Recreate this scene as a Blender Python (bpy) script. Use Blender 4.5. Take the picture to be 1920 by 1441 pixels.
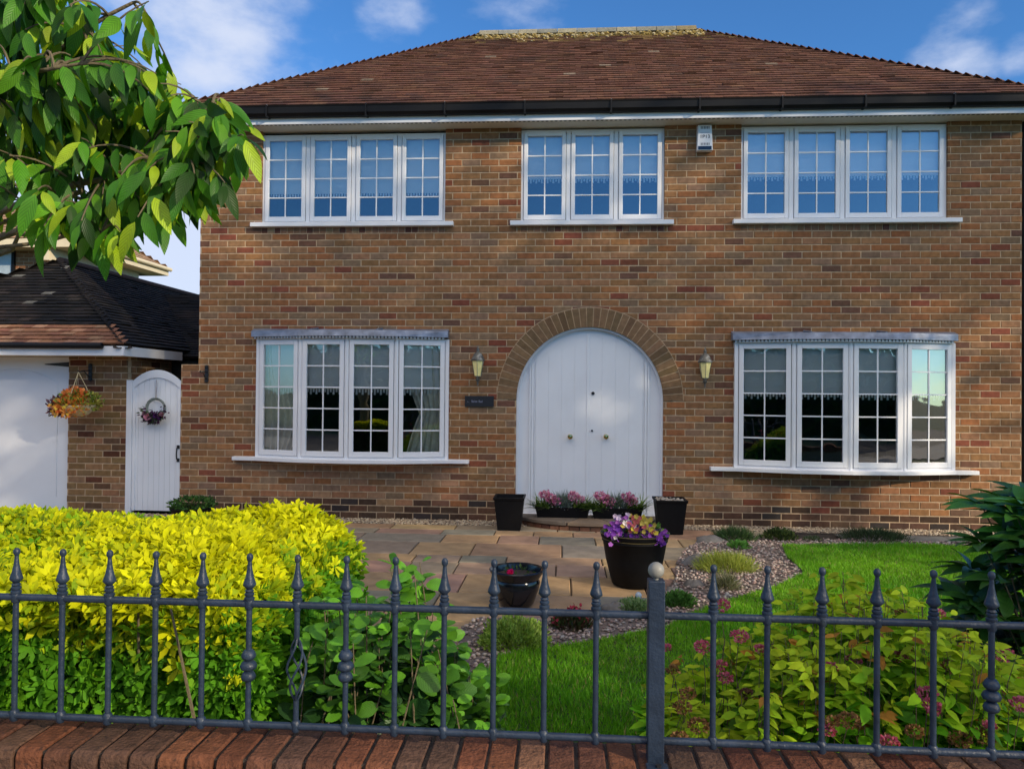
import bpy, math, random
import numpy as np
from mathutils import Vector, Matrix
random.seed(7); rng = np.random.default_rng(7)
for o in list(bpy.data.objects): bpy.data.objects.remove(o)
C = bpy.context.scene.collection
# ---------------------------------------------------------------- camera
CAM = np.array([0.0, -9.2, 1.59])
FPX = 1400.0
yaw, pitch, roll = math.atan(0.0672), 0.0107, 0.0090
_s, _c = math.sin(yaw), math.cos(yaw)
f0 = np.array([-_s, _c, 0.0]); r0 = np.array([_c, _s, 0.0]); z0 = np.array([0, 0, 1.0])
FW = f0*math.cos(pitch) + z0*math.sin(pitch)
U0 = z0*math.cos(pitch) - f0*math.sin(pitch)
RT = r0*math.cos(roll) + U0*math.sin(roll)
UP = U0*math.cos(roll) - r0*math.sin(roll)
cam = bpy.data.cameras.new('camera'); co = bpy.data.objects.new('camera', cam); C.objects.link(co)
M = Matrix.Identity(4)
for i in range(3):
    M[i][0] = RT[i]; M[i][1] = UP[i]; M[i][2] = -FW[i]; M[i][3] = CAM[i]
co.matrix_world = M
cam.sensor_width = 36; cam.lens = FPX/1920*36; cam.clip_end = 2000; cam.clip_start = 0.05
bpy.context.scene.camera = co
def ray(u, v): return FW + RT*(u-960)/FPX - UP*(v-720.5)/FPX
def P(u, v, Y=0.0):                      # a measured point on the vertical plane y = Y
    d = ray(u, v); t = (Y-CAM[1])/d[1]; p = CAM+d*t; return np.array([p[0], Y, p[2]])
def G(u, v, z=0.0):                      # a measured point on the level z
    d = ray(u, v); t = (z-CAM[2])/d[2]; p = CAM+d*t; return np.array([p[0], p[1], z])
def D(u, v, dist):                       # a point at a distance in front of the camera
    return CAM+ray(u, v)*dist
PX = lambda u, v=735, Y=0.0: float(P(u, v, Y)[0])
PZ = lambda u, v, Y=0.0: float(P(u, v, Y)[2])
# ---------------------------------------------------------------- light
SUN_AZ, SUN_EL = 125.0, 21.0
sc = bpy.context.scene
sc.view_settings.view_transform = 'Standard'; sc.view_settings.look = 'None'
sc.view_settings.exposure = 0.66; sc.view_settings.gamma = 1.0
w = bpy.data.worlds.new('World'); sc.world = w; w.use_nodes = True
nt = w.node_tree; nt.nodes.clear()
def N(nt, t, **k):
    n = nt.nodes.new(t)
    for a, b in k.items():
        if a.startswith('i_'): n.inputs[a[2:].replace('_', ' ')].default_value = b
        else: setattr(n, a, b)
    return n
def L(nt, a, b): nt.links.new(a, b)
out = N(nt, 'ShaderNodeOutputWorld'); bg = N(nt, 'ShaderNodeBackground'); bg.inputs[1].default_value = 0.115
sky = N(nt, 'ShaderNodeTexSky', sky_type='NISHITA', sun_disc=False)
sky.sun_elevation = math.radians(SUN_EL); sky.sun_rotation = math.radians(SUN_AZ)
sky.air_density = 1.0; sky.dust_density = 0.3; sky.ozone_density = 3.0
tc = N(nt, 'ShaderNodeTexCoord')
nz = N(nt, 'ShaderNodeTexNoise'); nz.inputs['Scale'].default_value = 9.0; nz.inputs['Detail'].default_value = 9; nz.inputs['Roughness'].default_value = 0.55
mp = N(nt, 'ShaderNodeMapping'); mp.inputs['Scale'].default_value = (1, 1, 1.8)
L(nt, tc.outputs['Generated'], mp.inputs[0]); L(nt, mp.outputs[0], nz.inputs['Vector'])
def spot(u, v, rad, amp):
    d = ray(u, v); d = d/np.linalg.norm(d)
    a = N(nt, 'ShaderNodeVectorMath', operation='DISTANCE'); a.inputs[1].default_value = tuple(d)
    L(nt, tc.outputs['Generated'], a.inputs[0])
    b = N(nt, 'ShaderNodeMapRange'); b.interpolation_type = 'SMOOTHSTEP'
    b.inputs[1].default_value = 0; b.inputs[2].default_value = rad; b.inputs[3].default_value = amp; b.inputs[4].default_value = 0
    L(nt, a.outputs['Value'], b.inputs[0]); return b.outputs[0]
acc = None
for s in [(400, 50, .20, .66), (330, 150, .20, .50), (540, 140, .17, .44), (735, 35, .085, .40), (1800, 100, .10, .52), (1910, 90, .07, .42), (1000, 20, .18, .25), (280, 460, .30, 1.1), (640, 300, .2, .3), (60, 250, .25, .6)]:
    o_ = spot(*s)
    if acc is None: acc = o_
    else:
        m = N(nt, 'ShaderNodeMath', operation='MAXIMUM'); L(nt, acc, m.inputs[0]); L(nt, o_, m.inputs[1]); acc = m.outputs[0]
# bright warm cloud added out of view behind and above, to fill the facade
sx = N(nt, 'ShaderNodeSeparateXYZ'); L(nt, tc.outputs['Generated'], sx.inputs[0])
bk1 = N(nt, 'ShaderNodeMapRange'); bk1.inputs[1].default_value = .10; bk1.inputs[2].default_value = -.45; bk1.inputs[3].default_value = 0; bk1.inputs[4].default_value = 1; L(nt, sx.outputs['Y'], bk1.inputs[0])
bk2 = N(nt, 'ShaderNodeMapRange'); bk2.inputs[1].default_value = .30; bk2.inputs[2].default_value = .60; bk2.inputs[3].default_value = 0; bk2.inputs[4].default_value = 1.0; L(nt, sx.outputs['Z'], bk2.inputs[0])
bk3 = N(nt, 'ShaderNodeMath', operation='MULTIPLY'); L(nt, bk1.outputs[0], bk3.inputs[0]); L(nt, bk2.outputs[0], bk3.inputs[1])
m = N(nt, 'ShaderNodeMath', operation='MAXIMUM'); L(nt, acc, m.inputs[0]); L(nt, bk3.outputs[0], m.inputs[1]); acc = m.outputs[0]
m2 = N(nt, 'ShaderNodeMath', operation='ADD'); L(nt, acc, m2.inputs[0]); L(nt, nz.outputs['Fac'], m2.inputs[1])
ra = N(nt, 'ShaderNodeMapRange'); ra.interpolation_type = 'SMOOTHSTEP'
ra.inputs[1].default_value = 0.74; ra.inputs[2].default_value = 1.26; ra.inputs[3].default_value = 0; ra.inputs[4].default_value = 0.93
L(nt, m2.outputs[0], ra.inputs[0])
tint = N(nt, 'ShaderNodeMix', data_type='RGBA', blend_type='MULTIPLY'); tint.inputs[0].default_value = 1
tint.inputs[7].default_value = (0.40, 0.74, 1.05, 1)
L(nt, sky.outputs[0], tint.inputs[6])
mx = N(nt, 'ShaderNodeMix', data_type='RGBA'); L(nt, ra.outputs[0], mx.inputs[0]); L(nt, tint.outputs[2], mx.inputs[6])
cm = N(nt, 'ShaderNodeMix', data_type='RGBA'); L(nt, bk3.outputs[0], cm.inputs[0]); cm.inputs[6].default_value = (3.9, 4.3, 5.3, 1); cm.inputs[7].default_value = (11.0, 9.6, 8.2, 1); L(nt, cm.outputs[2], mx.inputs[7])
L(nt, mx.outputs[2], bg.inputs[0]); L(nt, bg.outputs[0], out.inputs[0])
sun = bpy.data.lights.new('sun', 'SUN'); so = bpy.data.objects.new('sun', sun); C.objects.link(so)
sun.energy = 2.6; sun.angle = math.radians(0.5); sun.color = (1.0, 0.83, 0.60)
az, el = math.radians(SUN_AZ), math.radians(SUN_EL)
SD = Vector((math.sin(az)*math.cos(el), math.cos(az)*math.cos(el), math.sin(el)))
so.rotation_euler = SD.to_track_quat('Z', 'Y').to_euler()
so.location = (10, -20, 12)
# ---------------------------------------------------------------- materials
MATS = {}
def newmat(name):
    m = bpy.data.materials.new(name); m.use_nodes = True; m.node_tree.nodes.clear(); MATS[name] = m
    return m, m.node_tree
def mat(name, col=None, rough=.6, metal=0.0, attr=False, var=.12, vscale=12.0, bump=0.0, bscale=60.0, spec=.5, coat=0.0, dirt=None, dscale=3.0, stretch=None):
    m, t = newmat(name)
    o = N(t, 'ShaderNodeOutputMaterial'); b = N(t, 'ShaderNodeBsdfPrincipled')
    L(t, b.outputs[0], o.inputs[0])
    b.inputs['Roughness'].default_value = rough; b.inputs['Metallic'].default_value = metal
    b.inputs['Specular IOR Level'].default_value = spec; b.inputs['Coat Weight'].default_value = coat
    tcn = N(t, 'ShaderNodeTexCoord'); src = tcn.outputs['Object']
    if stretch:
        mpn = N(t, 'ShaderNodeMapping'); mpn.inputs['Scale'].default_value = stretch; L(t, src, mpn.inputs[0]); src = mpn.outputs[0]
    if attr: a = N(t, 'ShaderNodeAttribute', attribute_name='Col'); cs = a.outputs['Color']
    else: a = N(t, 'ShaderNodeRGB'); a.outputs[0].default_value = (*col, 1); cs = a.outputs[0]
    n = N(t, 'ShaderNodeTexNoise'); n.inputs['Scale'].default_value = vscale; n.inputs['Detail'].default_value = 5; L(t, src, n.inputs['Vector'])
    mr = N(t, 'ShaderNodeMapRange'); mr.inputs[1].default_value = .25; mr.inputs[2].default_value = .75; mr.inputs[3].default_value = 1-var; mr.inputs[4].default_value = 1+var
    L(t, n.outputs['Fac'], mr.inputs[0])
    mm = N(t, 'ShaderNodeMix', data_type='RGBA', blend_type='MULTIPLY'); mm.inputs[0].default_value = 1
    L(t, cs, mm.inputs[6]); L(t, mr.outputs[0], mm.inputs[7]); c2 = mm.outputs[2]
    if dirt:
        n2 = N(t, 'ShaderNodeTexNoise'); n2.inputs['Scale'].default_value = dscale; n2.inputs['Detail'].default_value = 8; n2.inputs['Roughness'].default_value = .65; L(t, src, n2.inputs['Vector'])
        mr2 = N(t, 'ShaderNodeMapRange'); mr2.inputs[1].default_value = dirt[3]; mr2.inputs[2].default_value = dirt[3]+.15; L(t, n2.outputs['Fac'], mr2.inputs[0])
        sc_ = N(t, 'ShaderNodeMath', operation='MULTIPLY'); sc_.inputs[1].default_value = dirt[4]; L(t, mr2.outputs[0], sc_.inputs[0])
        md = N(t, 'ShaderNodeMix', data_type='RGBA'); L(t, sc_.outputs[0], md.inputs[0]); L(t, c2, md.inputs[6]); md.inputs[7].default_value = (*dirt[:3], 1); c2 = md.outputs[2]
    L(t, c2, b.inputs['Base Color'])
    if bump:
        nb = N(t, 'ShaderNodeTexNoise'); nb.inputs['Scale'].default_value = bscale; nb.inputs['Detail'].default_value = 6; L(t, src, nb.inputs['Vector'])
        bp = N(t, 'ShaderNodeBump'); bp.inputs['Strength'].default_value = bump; bp.inputs['Distance'].default_value = .01; L(t, nb.outputs['Fac'], bp.inputs['Height']); L(t, bp.outputs[0], b.inputs['Normal'])
    return m
def leafmat(name, trans=.35, rough=.45, spec=.4, var=.15, vscale=30, veins=0):
    m, t = newmat(name)
    o = N(t, 'ShaderNodeOutputMaterial'); b = N(t, 'ShaderNodeBsdfPrincipled'); tr = N(t, 'ShaderNodeBsdfTranslucent'); mix = N(t, 'ShaderNodeMixShader')
    mix.inputs[0].default_value = trans
    a = N(t, 'ShaderNodeAttribute', attribute_name='Col'); tcn = N(t, 'ShaderNodeTexCoord')
    n = N(t, 'ShaderNodeTexNoise'); n.inputs['Scale'].default_value = vscale; L(t, tcn.outputs['Object'], n.inputs['Vector'])
    mr = N(t, 'ShaderNodeMapRange'); mr.inputs[1].default_value = .25; mr.inputs[2].default_value = .75; mr.inputs[3].default_value = 1-var; mr.inputs[4].default_value = 1+var; L(t, n.outputs['Fac'], mr.inputs[0])
    mm = N(t, 'ShaderNodeMix', data_type='RGBA', blend_type='MULTIPLY'); mm.inputs[0].default_value = 1
    L(t, a.outputs['Color'], mm.inputs[6]); L(t, mr.outputs[0], mm.inputs[7])
    if veins:
        pp = N(t, 'ShaderNodeMath', operation='PINGPONG'); pp.inputs[1].default_value = .5; L(t, a.outputs['Alpha'], pp.inputs[0])
        vr = N(t, 'ShaderNodeMapRange'); vr.interpolation_type = 'SMOOTHSTEP'; vr.inputs[1].default_value = 0; vr.inputs[2].default_value = .16; vr.inputs[3].default_value = 1+veins; vr.inputs[4].default_value = 1-veins*.35; L(t, pp.outputs[0], vr.inputs[0])
        vm = N(t, 'ShaderNodeMix', data_type='RGBA', blend_type='MULTIPLY'); vm.inputs[0].default_value = 1; L(t, mm.outputs[2], vm.inputs[6]); L(t, vr.outputs[0], vm.inputs[7]); mm = vm
        bpn = N(t, 'ShaderNodeBump'); bpn.inputs['Strength'].default_value = .5; bpn.inputs['Distance'].default_value = .002; bpn.invert = True; L(t, pp.outputs[0], bpn.inputs['Height']); L(t, bpn.outputs[0], b.inputs['Normal'])
    L(t, mm.outputs[2], b.inputs['Base Color'])
    g = N(t, 'ShaderNodeMix', data_type='RGBA', blend_type='MULTIPLY'); g.inputs[0].default_value = 1; g.inputs[7].default_value = (1.5, 1.35, .6, 1); L(t, mm.outputs[2], g.inputs[6])
    L(t, g.outputs[2], tr.inputs[0])
    b.inputs['Roughness'].default_value = rough; b.inputs['Specular IOR Level'].default_value = spec
    L(t, b.outputs[0], mix.inputs[1]); L(t, tr.outputs[0], mix.inputs[2]); L(t, mix.outputs[0], o.inputs[0])
    return m
def glassmat(name, refl=.35, tint=(1, 1, 1)):
    m, t = newmat(name)
    o = N(t, 'ShaderNodeOutputMaterial'); g = N(t, 'ShaderNodeBsdfGlossy'); g.inputs['Roughness'].default_value = .015; g.inputs[0].default_value = (*tint, 1)
    tr = N(t, 'ShaderNodeBsdfTransparent'); tr.inputs[0].default_value = (.94, .97, .95, 1); mix = N(t, 'ShaderNodeMixShader')
    fr = N(t, 'ShaderNodeFresnel'); fr.inputs[0].default_value = 1.5
    mr = N(t, 'ShaderNodeMapRange'); mr.inputs[1].default_value = .04; mr.inputs[2].default_value = 1; mr.inputs[3].default_value = refl; mr.inputs[4].default_value = 1
    L(t, fr.outputs[0], mr.inputs[0]); L(t, mr.outputs[0], mix.inputs[0])
    tcn = N(t, 'ShaderNodeTexCoord'); nb = N(t, 'ShaderNodeTexNoise'); nb.inputs['Scale'].default_value = 2.2; L(t, tcn.outputs['Object'], nb.inputs['Vector'])
    bp = N(t, 'ShaderNodeBump'); bp.inputs['Strength'].default_value = .12; bp.inputs['Distance'].default_value = .02; L(t, nb.outputs['Fac'], bp.inputs['Height']); L(t, bp.outputs[0], g.inputs['Normal'])
    L(t, tr.outputs[0], mix.inputs[1]); L(t, g.outputs[0], mix.inputs[2]); L(t, mix.outputs[0], o.inputs[0])
    return m
mBRICK = mat('brick', attr=True, rough=.9, var=.24, vscale=17, bump=.5, bscale=120, spec=.15, dirt=(.11, .085, .055, .56, .38), dscale=1.3, )
mCOPE = mat('coping_brick', attr=True, rough=.85, var=.35, vscale=30, bump=.9, bscale=90, spec=.25, dirt=(.03, .022, .02, .56, .85), dscale=42)
mTILE = mat('roof_tile', attr=True, rough=.85, var=.25, vscale=20, bump=.4, bscale=80, spec=.2, dirt=(.055, .035, .028, .55, .5), dscale=1.3)
mWHITE = mat('white_upvc', (.78, .79, .82), rough=.35, var=.03, vscale=3, dirt=(.5, .5, .45, .68, .25), dscale=4)
mDOOR = mat('white_painted_wood', (.76, .79, .84), rough=.42, var=.035, vscale=2.5, bump=.05, bscale=40, dirt=(.5, .5, .47, .66, .3), dscale=3)
mCREAM = mat('cream_trim', (.72, .62, .42), rough=.5, var=.08, vscale=4)
mSOFF = mat('soffit', (.62, .58, .48), rough=.5, var=.08, vscale=4)
mBLACK = mat('black_plastic', (.008, .008, .009), rough=.5, var=.1, spec=.2)
mIRON = mat('black_iron', (.016, .016, .018), rough=.45, var=.2, bump=.2)
mLEAD = mat('lead', (.20, .23, .30), rough=.45, metal=.3, var=.45, vscale=9, bump=.5, bscale=14, dirt=(.45, .46, .45, .6, .6), dscale=9)
mFENCE = mat('slate_blue_paint', (.020, .034, .062), rough=.42, var=.3, vscale=18, bump=.35, bscale=70, spec=.35, coat=.05, dirt=(.07, .085, .06, .62, .6), dscale=14)
mBALL = mat('weathered_ball', (.24, .24, .22), rough=.5, var=.15, vscale=30, dirt=(.12, .12, .11, .6, .5), dscale=30)
mPOT = mat('black_planter', (.007, .007, .008), rough=.55, var=.2, vscale=20, spec=.15)
mGLAZE = mat('glazed_pot', (.008, .010, .014), rough=.16, var=.2, spec=.45, coat=.15)
mGLASS = glassmat('window_glass', .24, (.78, .90, 1.0)); mGLASSB = glassmat('bay_glass', .26)
mBLIND = mat('blind_fabric', (.93, .93, .90), rough=.9, var=.05, vscale=2)
mCURT = mat('curtain_fabric', (.80, .77, .66), rough=.95, var=.15, vscale=14)
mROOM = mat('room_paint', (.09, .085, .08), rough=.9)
mBRASS = mat('brass', (.75, .55, .22), rough=.22, metal=1.0)
mSLATE = mat('slate_sign', (.012, .014, .02), rough=.5, var=.3, vscale=30)
mINK = mat('sign_lettering', (.28, .30, .42), rough=.6)
mAMBER = mat('cream_lamp_glass', (1.0, .86, .36), rough=.25, var=.12, vscale=25, spec=.5)
mPAVE = mat('sandstone', attr=True, rough=.85, var=.22, vscale=7, bump=.5, bscale=25, spec=.2, dirt=(.20, .19, .15, .60, .4), dscale=5)
mSTONE = mat('stone', (.16, .15, .14), rough=.9, var=.35, vscale=12, bump=.8, bscale=25)
mPEB = mat('pebble', attr=True, rough=.8, var=.15, vscale=60, spec=.3)
mSOIL = mat('soil', (.045, .034, .025), rough=1, var=.4, vscale=14, bump=1, bscale=50)
mTURF = mat('turf_soil', (.035, .075, .012), rough=1, var=.35, vscale=9, bump=1, bscale=80)
mASPH = mat('asphalt', (.05, .05, .052), rough=.9, var=.25, vscale=60, bump=.5, bscale=200)
mFLAG = mat('pavement_flags', (.24, .23, .21), rough=.9, var=.2, vscale=5, bump=.3)
mBARK = mat('bark', (.13, .105, .06), rough=.9, var=.35, vscale=30, bump=.8, bscale=60, dirt=(.22, .2, .08, .58, .6), dscale=20)
mLEAF = leafmat('leaf', .32, .6, .12); mLEAFG = leafmat('glossy_leaf', .2, .35, .3, veins=.22); mCHER = leafmat('cherry_leaf', .34, .42, .3, .25, 14, veins=.38); mPETAL = leafmat('petal', .3, .6, .2, .1)
mGRASS = leafmat('grass_blade', .3, .55, .25, .25, 4)
mWICK = mat('twig_ring', (.22, .26, .24), rough=.9, var=.4, vscale=60, bump=1, bscale=90)
mBASK = mat('basket_liner', (.62, .50, .28), rough=.8, var=.12, vscale=20, bump=.5)
mRIB = mat('grey_ribbon', (.32, .31, .33), rough=.8)
mTXT = mat('dark_print', (.05, .055, .07), rough=.6)
mLABEL = mat('plant_label', (.72, .76, .84), rough=.5, var=.2, vscale=60)
# ---------------------------------------------------------------- building blocks
ORG = {}
def _org(p):
    while p is not None:
        if p.name in ORG: return ORG[p.name]
        p = p.parent
    return np.zeros(3)
def props(o, label=None, cat=None, group=None, kind=None):
    for k, v in (('label', label), ('category', cat), ('group', group), ('kind', kind)):
        if v: o[k] = v
    return o
def thing(name, loc, label, cat, group=None):
    o = bpy.data.objects.new(name, None); C.objects.link(o); o.location = tuple(float(a) for a in loc); o.empty_display_size = .1
    ORG[o.name] = np.array(loc, float); return props(o, label, cat, group)
def mesh_np(name, V, F, mt, parent=None, col=None, smooth=False, origin=None):
    V = np.asarray(V, float)
    if parent is not None: V = V-_org(parent)
    elif origin is not None: V = V-np.asarray(origin, float)
    me = bpy.data.meshes.new(name)
    if isinstance(F, np.ndarray):
        k = F.shape[1]; nf = len(F)
        me.vertices.add(len(V)); me.vertices.foreach_set('co', V.ravel())
        me.loops.add(nf*k); me.loops.foreach_set('vertex_index', F.ravel().astype(np.int32))
        me.polygons.add(nf); me.polygons.foreach_set('loop_start', (np.arange(nf)*k).astype(np.int32))
        try: me.polygons.foreach_set('loop_total', np.full(nf, k, np.int32))
        except Exception: pass
        me.update(calc_edges=True)
    else:
        me.from_pydata([tuple(v) for v in V], [], F); me.update()
    if col is not None:
        a = me.attributes.new('Col', 'FLOAT_COLOR', 'POINT')
        cc = np.ones((len(V), 4)); col = np.asarray(col, float); cc[:, :col.shape[1]] = col; a.data.foreach_set('color', cc.ravel())
    if smooth: me.polygons.foreach_set('use_smooth', [True]*len(me.polygons))
    me.validate(); me.materials.append(mt)
    o = bpy.data.objects.new(name, me); C.objects.link(o)
    if parent is not None: o.parent = parent
    elif origin is not None: o.location = tuple(float(a) for a in origin); ORG[o.name] = np.array(origin, float)
    return o
class MB:
    def __init__(s): s.v = []; s.f = []; s.c = []; s.col = (1, 1, 1)
    def add(s, V, F, col=None):
        b = len(s.v); c = col if col is not None else s.col
        s.v += [tuple(map(float, v)) for v in V]; s.f += [tuple(b+i for i in f) for f in F]; s.c += [tuple(c)]*len(V); return s
    def box(s, a, b, col=None):
        x0, y0, z0_ = a; x1, y1, z1 = b
        V = [(x0, y0, z0_), (x1, y0, z0_), (x1, y1, z0_), (x0, y1, z0_), (x0, y0, z1), (x1, y0, z1), (x1, y1, z1), (x0, y1, z1)]
        return s.add(V, [(0, 3, 2, 1), (4, 5, 6, 7), (0, 1, 5, 4), (1, 2, 6, 5), (2, 3, 7, 6), (3, 0, 4, 7)], col)
    def obox(s, c, ax, ay, az, col=None):
        c, ax, ay, az = [np.array(q, float) for q in (c, ax, ay, az)]
        V = [c+i*ax+j*ay+k*az for k in (-1, 1) for (i, j) in ((-1, -1), (1, -1), (1, 1), (-1, 1))]
        return s.add(V, [(0, 3, 2, 1), (4, 5, 6, 7), (0, 1, 5, 4), (1, 2, 6, 5), (2, 3, 7, 6), (3, 0, 4, 7)], col)
    def tube(s, pts, r, n=8, col=None, cap=True):
        pts = [np.array(p, float) for p in pts]; m = len(pts)
        rs = [r]*m if np.isscalar(r) else list(r); V = []; F = []
        pn = None
        for i, p in enumerate(pts):
            d = pts[min(i+1, m-1)]-pts[max(i-1, 0)]; d = d/(np.linalg.norm(d)+1e-9)
            if pn is None:
                a = np.array([0, 0, 1.]) if abs(d[2]) < .9 else np.array([1., 0, 0])
            else: a = pn
            u_ = a-d*np.dot(a, d); u_ = u_/(np.linalg.norm(u_)+1e-9); pn = u_; w_ = np.cross(d, u_)
            for k in range(n):
                t = 2*math.pi*k/n; V.append(p+rs[i]*(math.cos(t)*u_+math.sin(t)*w_))
        for i in range(m-1):
            for k in range(n): F.append((i*n+k, i*n+(k+1) % n, (i+1)*n+(k+1) % n, (i+1)*n+k))
        if cap: F.append(tuple(range(n))[::-1]); F.append(tuple((m-1)*n+k for k in range(n)))
        return s.add(V, F, col)
    def lathe(s, prof, c, n=20, col=None, rot=0.0, sx=1.0, sy=1.0):
        V = []; F = []; m = len(prof)
        for r, z in prof:
            for k in range(n):
                t = rot+2*math.pi*k/n; V.append((c[0]+r*sx*math.cos(t), c[1]+r*sy*math.sin(t), c[2]+z))
        for i in range(m-1):
            for k in range(n): F.append((i*n+k, i*n+(k+1) % n, (i+1)*n+(k+1) % n, (i+1)*n+k))
        F.append(tuple(range(n))[::-1]); F.append(tuple((m-1)*n+k for k in range(n)))
        return s.add(V, F, col)
    def prism(s, poly, y0, y1, col=None):        # polygon in XZ pushed along Y
        n = len(poly); V = [(x, y0, z) for x, z in poly]+[(x, y1, z) for x, z in poly]
        F = [tuple(range(n)), tuple(range(2*n-1, n-1, -1))]+[(i, i+n, (i+1) % n+n, (i+1) % n) for i in range(n)]
        return s.add(V, F, col)
    def slab(s, poly, z0_, z1, col=None):        # polygon in XY pushed along Z
        n = len(poly); V = [(x, y, z0_) for x, y in poly]+[(x, y, z1) for x, y in poly]
        F = [tuple(range(n))[::-1], tuple(range(n, 2*n))]+[(i, (i+1) % n, (i+1) % n+n, i+n) for i in range(n)]
        return s.add(V, F, col)
    def build(s, name, mt, parent=None, smooth=False, origin=None, bevel=0):
        o = mesh_np(name, s.v, s.f, mt, parent, s.c, smooth, origin)
        if bevel:
            b = o.modifiers.new('b', 'BEVEL'); b.width = bevel; b.segments = 2; b.limit_method = 'ANGLE'
        if smooth: 
            try: o.data.set_sharp_from_angle(angle=math.radians(50))
            except Exception: pass
        return o
def unit(v): v = np.asarray(v, float); return v/(np.linalg.norm(v, axis=-1, keepdims=True)+1e-9)
def leaf_tmpl(w=.4, droop=.15, fold=.25, segs=4, shape='ovate', tip=.06):
    st = np.linspace(0, 1, segs+1); V = []
    for s_ in st:
        if shape == 'ovate': hw = w*.5*math.sin(math.pi*min(1, s_**.8*.98+.01))**.9
        elif shape == 'obov': hw = w*.5*math.sin(math.pi*min(1, s_**1.5*.96+.02))**.85
        elif shape == 'round': hw = w*.5*math.sin(math.pi*(s_*.94+.03))**.6
        else: hw = w*.5*(1-s_)
        z = -droop*s_*s_
        V += [(s_, -hw, z+fold*hw), (s_, 0, z), (s_, hw, z+fold*hw)]
    F = []
    for i in range(segs):
        a = i*3; F += [(a, a+1, a+4, a+3), (a+1, a+2, a+5, a+4)]
    return np.array(V), np.array(F)
def inst(tm, pos, d, n, scale, col, colvar=.0):
    V, F = tm; pos = np.asarray(pos, float); m = len(pos)
    x = unit(d); z = np.asarray(n, float); z = z-x*np.sum(x*z, 1, keepdims=True); z = unit(z); y = np.cross(z, x)
    sc_ = np.asarray(scale, float).reshape(-1, 1, 1)*np.ones((m, 1, 1))
    W = (V[None, :, 0:1]*x[:, None]+V[None, :, 1:2]*y[:, None]+V[None, :, 2:3]*z[:, None])*sc_+pos[:, None]
    FF = F[None]+(np.arange(m)*len(V))[:, None, None]
    cc = np.repeat(np.asarray(col, float).reshape(m, 1, 3), len(V), 1)
    vein = np.tile((9*V[:, 0]-6.5*np.abs(V[:, 1])/max(.01, np.abs(V[:, 1]).max()*2.0))[None, :, None], (m, 1, 1))
    return W.reshape(-1, 3), FF.reshape(-1, F.shape[1]), np.concatenate([cc, vein], 2).reshape(-1, 4)
def join(parts):
    V = []; F = []; K = []; b = 0
    for v, f, c in parts: V.append(v); F.append(f+b); K.append(c); b += len(v)
    return np.concatenate(V), np.concatenate(F), np.concatenate(K)
def leaves(name, parts, mt, parent, smooth=True):
    V, F, K = join(parts); return mesh_np(name, V, F, mt, parent, K, smooth)
def rdir(m): return unit(rng.normal(size=(m, 3)))
def cmix(a, b, t): a = np.array(a); b = np.array(b); t = np.asarray(t).reshape(-1, 1); return a*(1-t)+b*t
# ================================================================ HOUSE
BR, BL, JT = .083, .230, .0125
PAL = [((.265, .142, .062), 7), ((.305, .158, .068), 7), ((.315, .175, .085), 6), ((.320, .140, .056), 5), ((.345, .172, .070), 1.6), ((.235, .080, .045), 1.8), ((.165, .088, .055), 1.5), ((.255, .166, .096), 4)]
def pal(p):
    t = random.random()*sum(w_ for _, w_ in p)
    for c, w_ in p:
        t -= w_
        if t <= 0: break
    k = random.uniform(.80, 1.02); return tuple(min(1, a*k*random.uniform(.96, 1.04)) for a in c)
MORT = (.47, .345, .225)
PAL = [((r_*.98, g_*.95, b_*1.02), n_) for (r_, g_, b_), n_ in PAL]
def subtract(a, b, cuts):
    seg = [(a, b)]
    for c0, c1 in cuts:
        ns = []
        for s0, s1 in seg:
            if c1 <= s0 or c0 >= s1: ns.append((s0, s1)); continue
            if c0 > s0: ns.append((s0, c0))
            if c1 < s1: ns.append((c1, s1))
        seg = ns
    return [s_ for s_ in seg if s_[1]-s_[0] > .012]
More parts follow.
